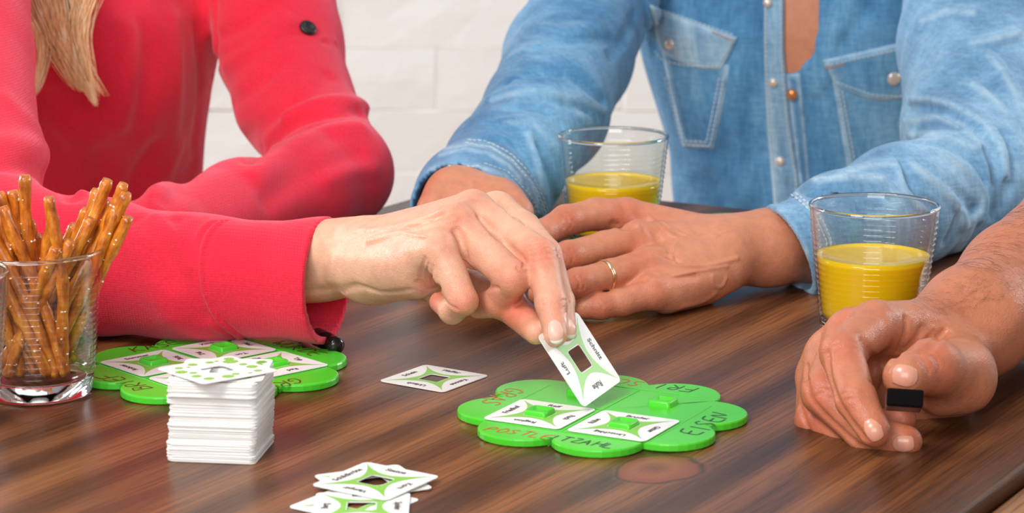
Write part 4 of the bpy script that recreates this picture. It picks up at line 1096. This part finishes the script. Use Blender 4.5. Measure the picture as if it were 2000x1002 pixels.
def strip(L, R):
    L = np.array(L, float); R = np.array(R, float)
    def f(u, v):
        k = v*(len(L)-1); i = min(int(k), len(L)-2); t = k-i
        a = L[i]*(1-t)+L[i+1]*t; b = R[i]*(1-t)+R[i+1]*t; return tuple(a*(1-u)+b*u)
    return f
for nm, fn, nu, nv, off, th, mt in (
    ('pocket', strip([(1290, 88), (1312, 190), (1334, 286)], [(1425, 128), (1412, 205), (1393, 291)]), 26, 40, .0003, .0011, DENIM),
    ('pocket', strip([(1626, 160), (1640, 240), (1654, 328)], [(1800, 170), (1790, 250), (1775, 300)]), 30, 40, .0003, .0011, DENIM),
    ('pocket_flap', flap((1268, 10), (1441, 73), (1411, 134), (1292, 96), 14), 34, 22, .0016, .0016, DENIM_W),
    ('pocket_flap', flap((1607, 117), (1800, 74), (1800, 176), (1628, 162), 26), 34, 22, .0016, .0016, DENIM),
    ('placket', strip([(1492, -60), (1492, 100), (1498, 240), (1512, 410)], [(1530, -60), (1531, 110), (1543, 240), (1566, 400)]), 12, 90, .0006, .0020, DENIM_W),
    ('under_placket', strip([(1536, 146), (1546, 240), (1566, 390)], [(1562, 144), (1572, 240), (1584, 390)]), 8, 50, .0000, .0008, DENIM)):
    world_parent(patch(nm, DT, fn, nu, nv, off, th, mt, None), den)
st = stitches('stitching', DT, [[(1300, 20), (1436, 68)], [(1283, 98), (1300, 116), (1345, 127), (1404, 128), (1432, 80)], [(1304, 150), (1338, 280), (1390, 283), (1418, 145)],
     [(1310, 150), (1343, 272), (1384, 275), (1408, 150)], [(1612, 126), (1790, 88)], [(1632, 158), (1700, 183), (1752, 187), (1790, 176)], [(1636, 172), (1662, 322), (1760, 312)], [(1644, 176), (1668, 312)],
     [(1497, -20), (1497, 100), (1503, 240), (1518, 400)], [(1526, -20), (1526, 110), (1538, 240), (1560, 395)], cuffA[1:], cuffB[1:], [(x-5, y+7) for x, y in cuffA[1:]]], THREAD, None, 5.5, 3.5, .0006, .0034)
world_parent(st, den)
st = stitches('stitching', DT, [[(1395, 62), (1436, 78)], [(1612, 131), (1650, 122)]], THREAD_O, None, 4, 2, .0008, .0036); world_parent(st, den)
st = stitches('stitching', DR, [cuffC, [(x-9, y+2) for x, y in cuffC]], THREAD, None, 5.5, 3.5, .0006, .0010); world_parent(st, den)
PEARL = plain('pearl_snap', (.62, .54, .48), .25, Metallic=.3); COPPER = plain('copper_snap', (.72, .28, .10), .3, Metallic=.7)
for (bx_, by_), mt, rr, nm in (((1313, 85), PEARL, .0048, 'snap'), ((1743, 152), PEARL, .0058, 'snap'), ((1500, 6), PEARL, .0040, 'snap'), ((1511, 160), PEARL, .0040, 'snap'), ((1524, 314), PEARL, .0042, 'snap'), ((1547, 183), COPPER, .0044, 'snap')):
    P0 = DT.hit([bx_], [by_], full=True)[0]; n0 = DT.normal([P0])[0]
    V, F = lathe([(.0001, .0022), (rr*.5, .0020), (rr*.8, .0014), (rr*.95, .0006), (rr, 0), (rr, -.003)], 20)
    b_o = mesh_np(nm, V, F, mt); b_o.location = P0+n0*.0034; b_o.rotation_euler = Vector(n0).to_track_quat('Z', 'Y').to_euler()
    bpy.context.view_layer.update(); world_parent(b_o, den)
# ringed hand on the table
DH = Sculpt()
DH.add(chain([W(1700, 440, 1.63), Hp(1600, 478, 1.775), Hp(1500, 484, 1.748), Hp(1420, 492, 1.735)], [.027, .0235, .0228, .0205], .01), .006)
m4 = {'i': Hp(1222, 424, 1.738), 'm': Hp(1246, 468, 1.716), 'r': Hp(1262, 520, 1.700), 'p': Hp(1276, 569, 1.690)}
DH.add(group([cone(Hp(1420, 474, 1.745), m4['i'], .0145, .0118), cone(Hp(1420, 484, 1.738), m4['m'], .0150, .0112),
              cone(Hp(1415, 500, 1.728), m4['r'], .0155, .0110), cone(Hp(1408, 528, 1.722), m4['p'], .0150, .0110)], .010), .012)
DH.add(cone(Hp(1370, 560, 1.722), Hp(1300, 578, 1.70), .0110, .0100), .01)
DH.add(cone(Hp(1340, 495, 1.755), Hp(1230, 490, 1.745), .012, .011), .01)
for p_, r_ in (([m4['i'], Hp(1165, 418, 1.728), Hp(1105, 431, 1.715)], [.0120, .0098, .0094]), ([Hp(1105, 431, 1.715), Hp(1060, 455, 1.702), Hp(1025, 478, 1.690)], [.0094, .0080, .0066]),
               ([m4['m'], Hp(1180, 482, 1.705), Hp(1110, 500, 1.690)], [.0112, .0092, .0090]), ([Hp(1110, 500, 1.690), Hp(1066, 518, 1.680), Hp(1030, 532, 1.672)], [.0090, .0078, .0066]),
               ([m4['r'], Hp(1190, 536, 1.688), Hp(1128, 552, 1.676)], [.0110, .0088, .0086]), ([Hp(1128, 552, 1.676), Hp(1086, 565, 1.670), Hp(1052, 574, 1.668)], [.0086, .0075, .0064]),
               ([m4['p'], Hp(1215, 590, 1.684), Hp(1172, 599, 1.680)], [.0106, .0080, .0074]), ([Hp(1172, 599, 1.680), Hp(1142, 601, 1.682), Hp(1120, 596, 1.686)], [.0074, .0064, .0054])):
    DH.add(chain(p_, r_, .003), .0030)
for ln, wd, am in (([(1418, 452), (1340, 466), (1322, 470), (1312, 488)], 1.0, 1.0), ([(1312, 488), (1320, 515), (1370, 520), (1400, 515), (1440, 505)], 1.1, 1.0), ([(1270, 425), (1300, 450), (1330, 466), (1400, 462)], 1.0, .8),
        ([(1290, 432), (1320, 450), (1345, 462)], 1.0, .7), ([(1275, 535), (1310, 540), (1360, 530), (1420, 520)], 1.0, .7), ([(1390, 540), (1395, 558), (1410, 560), (1418, 545)], 1.2, .6),
        ([(1280, 490), (1305, 500), (1325, 512)], 1.6, -1.3), ([(1275, 535), (1320, 542), (1360, 540)], 2.2, -.9), ([(1260, 440), (1290, 470), (1310, 490)], 3, -.9),
        ([(1198, 437), (1220, 446), (1240, 444)], 2.0, -1.2), ([(1212, 508), (1240, 500), (1262, 494)], 2.0, -1.0), ([(1215, 560), (1245, 548), (1262, 545)], 2.0, -1.0),
        ([(1096, 418), (1104, 430), (1102, 445)], .8, -.5), ([(1108, 416), (1116, 430), (1114, 446)], .8, -.45), ([(1100, 488), (1108, 500), (1106, 515)], .8, -.5), ([(1112, 487), (1120, 500), (1116, 514)], .8, -.45),
        ([(1124, 540), (1132, 552), (1130, 566)], .8, -.5), ([(1136, 540), (1142, 552), (1140, 564)], .8, -.45), ([(1170, 590), (1176, 598), (1176, 606)], .7, -.4),
        ([(1330, 600), (1370, 590), (1395, 575)], 2.5, .6), ([(1230, 400), (1240, 425), (1250, 440)], 4, .5)):
    DH.stroke(ln, wd, am*1.6)
FH = Sculpt()                                     # far hand in the open cuff
FH.add(chain([W(1010, 310, 1.80), W(935, 385, 1.715), W(905, 410, 1.620)], [.024, .0245, .0255], .01), .01)
FH.add(chain([W(905, 410, 1.620), W(968, 410, 1.605), W(1003, 418, 1.590)], [.0255, .0190, .0130], .01), .01)
FH.add(ball(W(880, 372, 1.615), .0115), .012); FH.add(ball(W(853, 416, 1.60), .0130), .012)
for p_ in ([W(985, 415, 1.60), W(1000, 450, 1.560), W(998, 492, 1.530), W(984, 515, 1.525)], [W(958, 420, 1.60), W(972, 460, 1.550), W(968, 502, 1.518), W(952, 522, 1.520)], [W(925, 430, 1.60), W(936, 468, 1.548), W(934, 510, 1.520), W(922, 528, 1.524)], [W(890, 440, 1.605), W(900, 476, 1.555), W(902, 512, 1.535), W(894, 528, 1.538)]):
    FH.add(chain(p_, [.0115, .0092, .0080, .0066], .003), .0035)
FH.stroke([(931, 352), (934, 372), (950, 388)], 1.6, -1.6); FH.stroke([(880, 350), (870, 380), (868, 400)], 4, -.8)
DB_ = Sculpt(); DB_.add(lambda P: DT.base(P)+.0048, .001); DB_.gs[0][0].lo, DB_.gs[0][0].hi = DT.bounds(0)
def keep_arm(P, d): return np.maximum(d, np.where(P[:, 0] < .07, .01+DT.base(P)*0, -1))
DB_.fields.append(lambda P, d: np.where((P[:, 0] < .03) & (P[:, 1] < 1.80), np.maximum(d, 1.80-P[:, 1]), d))
DB2 = Sculpt(); DB2.add(chain([W(1925, -220, 2.09), W(1905, 90, 1.91), W(1905, 360, 1.72), W(1700, 430, 1.635), W(1600, 476, 1.585)], [.05, .045, .032, .026, .0225], .01), .01)
DH_RED = [(Hp(1105, 428, 1.705), .013, .7), (Hp(1108, 498, 1.68), .012, .7), (Hp(1128, 550, 1.667), .012, .7), (Hp(1172, 597, 1.672), .011, .6), (Hp(1222, 418, 1.727), .014, .6), (Hp(1255, 515, 1.69), .014, .6), (Hp(1272, 565, 1.68), .013, .5), (Hp(1240, 465, 1.705), .014, .5)]
d_attr = {'red': lambda V, s_: spots(V, DH_RED), 'pale': lambda V, s_: spots(V, [(Hp(1350, 490, 1.72), .030, .45), (Hp(1320, 550, 1.69), .02, .4)])}
bd = build('body', [(DH, .00075, None, None), (FH, .0011, None, None), (DB_, .006, None, None), (DB2, .005, None, None)], SKIN_B, None, d_attr); world_parent(bd, den)
GOLD = plain('ring_gold', (.85, .62, .34), .18, Metallic=1.0)
ra, rb_ = Hp(1196, 535, 1.689), Hp(1166, 543, 1.683); dv = Vector(rb_-ra).normalized(); rc_ = (ra*.5+rb_*.5)
V, F = lathe([(.0090, -.0011), (.0098, -.0012), (.0101, 0), (.0098, .0012), (.0090, .0011), (.0090, -.0011)], 40)
rg = mesh_np('wedding_ring', V, F, GOLD); rg.location = rc_; rg.rotation_euler = dv.to_track_quat('Z', 'Y').to_euler()
rg.name = 'ring'; tag(rg, 'thin gold ring worn on the finger of the hand in the middle', 'ring')
# ------------------------------------------------------------------ person at the right: bare forearm and fist
man = empty('person', (.80, 1.25, .45))
tag(man, 'person at the right of whom only a bare tanned forearm and fist shows', 'person')
bpy.context.view_layer.update()
MH = Sculpt()
MH.add(chain([W(2330, 320, 1.52), W(2130, 470, 1.455), W(2000, 561, 1.39), W(1900, 632, 1.335)], [.046, .043, .0365, .0285], .008), .01)
MH.add(chain([W(1900, 630, 1.335), Hp(1850, 672, 1.520)], [.0290, .0245], .01), .012)
mm = {'i': Hp(1712, 634, 1.478), 'm': Hp(1662, 650, 1.490), 'r': Hp(1620, 690, 1.498), 'p': Hp(1598, 738, 1.500)}
MH.add(group([cone(Hp(1845, 655, 1.522), mm['i'], .0180, .0120), cone(Hp(1840, 665, 1.525), mm['m'], .0180, .0125),
              cone(Hp(1830, 690, 1.525), mm['r'], .0180, .0122), cone(Hp(1815, 720, 1.522), mm['p'], .0175, .0115)], .010), .012)
MH.add(cone(Hp(1840, 780, 1.500), Hp(1740, 790, 1.490), .0170, .0150), .010)
ch = [([mm['i'], Hp(1644, 690, 1.448)], [.0122, .0108]), ([Hp(1644, 690, 1.448), Hp(1672, 780, 1.426), Hp(1708, 842, 1.415)], [.0108, .0098, .0080]),
      ([mm['m'], Hp(1608, 768, 1.456)], [.0122, .0110]), ([Hp(1608, 768, 1.456), Hp(1690, 846, 1.437), Hp(1770, 862, 1.430)], [.0110, .0095, .0078]),
      ([mm['r'], Hp(1592, 820, 1.472)], [.0118, .0100]), ([Hp(1592, 820, 1.472), Hp(1650, 852, 1.456), Hp(1762, 818, 1.448)], [.0100, .0088, .0070]),
      ([mm['p'], Hp(1585, 846, 1.478)], [.0110, .0086]), ([Hp(1585, 846, 1.478), Hp(1640, 862, 1.462), Hp(1690, 858, 1.465)], [.0086, .0076, .0068])]
for i in range(0, 8, 2):
    MH.add(group([chain(*ch[i], .003), chain(*ch[i+1], .003)], .002), .0030)
MH.add(group([cone(Hp(1860, 690, 1.512), Hp(1872, 738, 1.474), .0170, .0165), cone(Hp(1872, 738, 1.474), Hp(1822, 716, 1.446), .0170, .0130), cone(Hp(1822, 716, 1.446), Hp(1768, 735, 1.430), .0128, .0110)], .006), .006)
MH.add(cone(Hp(1872, 738, 1.474), Hp(1835, 768, 1.47), .0165, .0110), .008)
MH.add(cone(Hp(1850, 672, 1.505), Hp(1745, 650, 1.488), .0110, .0075), .010)
for ln, wd, am in (([(1770, 622), (1768, 650), (1758, 680), (1748, 700)], 1.6, -1.6), ([(1845, 648), (1830, 662), (1812, 680), (1800, 686)], 1.8, -2.2), ([(1800, 686), (1775, 690), (1745, 705), (1730, 722)], 1.4, -1.2),
        ([(1684, 665), (1700, 690), (1710, 720), (1712, 750)], 2.0, -1.2), ([(1790, 690), (1805, 705), (1815, 728)], 1.0, -.7), ([(1812, 684), (1828, 700), (1836, 716)], .9, -.5), ([(1800, 688), (1818, 706), (1826, 724)], .9, .4),
        ([(1616, 690), (1622, 740), (1646, 800), (1690, 858)], 1.6, -1.6), ([(1700, 745), (1708, 752), (1712, 757)], 1.0, -.8),
        ([(1575, 715), (1578, 760), (1592, 790), (1640, 838), (1680, 872)], 1.5, -1.5), ([(1562, 790), (1580, 840), (1600, 862), (1660, 874)], 1.2, -1.3),
        ([(1790, 598), (1830, 620), (1870, 660), (1900, 705)], 6, .6), ([(1720, 605), (1735, 625), (1742, 650)], 3, .5), ([(1800, 640), (1785, 665), (1770, 680)], 1.8, -.8), ([(1820, 640), (1800, 662), (1790, 675)], 1.4, .5),
        ([(1645, 770), (1665, 766), (1690, 768)], .9, -.4), ([(1648, 782), (1668, 778), (1692, 780)], .9, -.4), ([(1632, 672), (1650, 664), (1668, 668)], 1.0, -.4), ([(1628, 684), (1648, 676), (1670, 680)], 1.0, -.35),
        ([(1590, 762), (1604, 752), (1622, 758)], 1.0, -.4), ([(1588, 776), (1604, 768), (1624, 772)], 1.0, -.4),
        ([(1880, 520), (1940, 480), (2000, 450)], 7, -.9), ([(1850, 560), (1920, 520), (1990, 500)], 8, .9), ([(1900, 620), (1950, 640), (1990, 690)], 10, -1.0), ([(1915, 690), (1960, 650), (2000, 600)], 9, .9)):
    MH.stroke(ln, wd, am*1.45)
MH_RED = [(Hp(1644, 686, 1.437), .014, .7), (Hp(1672, 780, 1.416), .013, .5), (Hp(1604, 768, 1.445), .016, .8), (Hp(1590, 822, 1.462), .012, .8), (Hp(1705, 850, 1.408), .011, .6), (Hp(1785, 860, 1.42), .010, .8), (Hp(1825, 705, 1.434), .013, .6), (Hp(1668, 632, 1.48), .015, .5), (Hp(1765, 815, 1.44), .012, .8)]
MB = Sculpt(); MB.add(chain([W(2330, 300, 1.52), (.66, 1.46, T+.12), (.72, 1.34, T+.28)], [.045, .05, .055], .02), .01)
MT = Sculpt(); MT.add(chain([(.80, 1.25, T-.26), (.80, 1.25, T+.05), (.80, 1.27, T+.24)], [.16, .165, .18], .03, (1, .4, 0), .65), .02)
MT.add(chain([(.73, 1.33, T+.28), (.68, 1.42, T+.17)], [.075, .066], .02), .03)
mb = build('body', [(MH, .00075, None, None), (MB, .004, None, None)], SKIN_C, None, {'red': lambda V, s_: spots(V, MH_RED), 'pale': lambda V, s_: spots(V, [(Hp(1650, 720, 1.44), .03, .3)])}); world_parent(mb, man)
ts = build('shirt', [(MT, .005, None, None)], plain('grey_shirt', (.20, .24, .30), .85), None, {}); world_parent(ts, man)
NAILM = plain('nail_warm', (.64, .28, .19), .28, Coat__Weight=.15)
for c_, t_, wd, ln_ in (((1706, 841), (1721, 866), .0096, .0135), ((1766, 868), (1794, 862), .0095, .0115), ((1768, 734), (1738, 728), .0125, .0150)):
    world_parent(nail(MH, c_, t_, wd, ln_, None, mat=NAILM), man)
# short dark hairs on the forearm
hv = []; hf = []; rr_ = random.Random(9); hp = []
while len(hp) < 420:
    x = rr_.uniform(1800, 2040); y = rr_.uniform(400, 640)
    if (y-606) < -(x-1790)*1.02+6 or y > 640-(x-1800)*.35: continue
    hp.append((x, y))
hp = np.array(hp); A = MH.hit(hp[:, 0], hp[:, 1], full=True); Nn = MH.normal(A)
for p, n_ in zip(A, Nn):
    dr = vw(-1+rr_.uniform(-.5, .3), -.2+rr_.uniform(-.6, .5), 0); dr = dr-n_*(dr@n_); dr /= np.linalg.norm(dr)+1e-9; L = rr_.uniform(.004, .009)
    sd = np.cross(dr, n_)*.00006; b = len(hv)
    for k in range(4):
        t = k/3; q = p+dr*L*t+n_*(.0002+.0013*math.sin(t*2.2)); w_ = 1-t*.85
        hv += [q+sd*w_, q-sd*w_+n_*.0001]
    for k in range(3): hf.append((b+2*k, b+2*k+1, b+2*k+3, b+2*k+2))
ah = mesh_np('arm_hair', hv, hf, plain('arm_hair', (.10, .035, .015), .5), None, True); ah['kind'] = 'stuff'; world_parent(ah, man)
# eraser in the fist
er = empty('board_eraser'); ec = W(1768, 776, 1.178)
tag(er, 'small black felt eraser block held between thumb and fingers of the fist', 'eraser')
xa = vw(1, -.06, -.12); xa /= np.linalg.norm(xa); ya = vw(-.85, -.10, 1.0); ya -= xa*(xa@ya); ya /= np.linalg.norm(ya); za = np.cross(xa, ya)
er.matrix_world = Matrix(((xa[0], ya[0], za[0], ec[0]), (xa[1], ya[1], za[1], ec[1]), (xa[2], ya[2], za[2], ec[2]), (0, 0, 0, 1)))
FELT = NT('black_felt'); FELT.p(Base__Color=(.006, .005, .006, 1), Roughness=1.0); FELT.b.inputs['Specular IOR Level'].default_value = .1; FELT.norm(FELT.bump(FELT.noise(FELT.obj(), 900, 3, .7), 1.0, .002)); FELT = FELT.m
bm_obj('felt_pad', box_bm(.0170, .0050, .0082, .0009, 2, (0, .0025, 0)), FELT, er, True)
bm_obj('eraser_block', box_bm(.0168, .020, .0080, .0006, 2, (0, .0151, 0)), plain('maroon_plastic', (.085, .030, .028), .45), er)
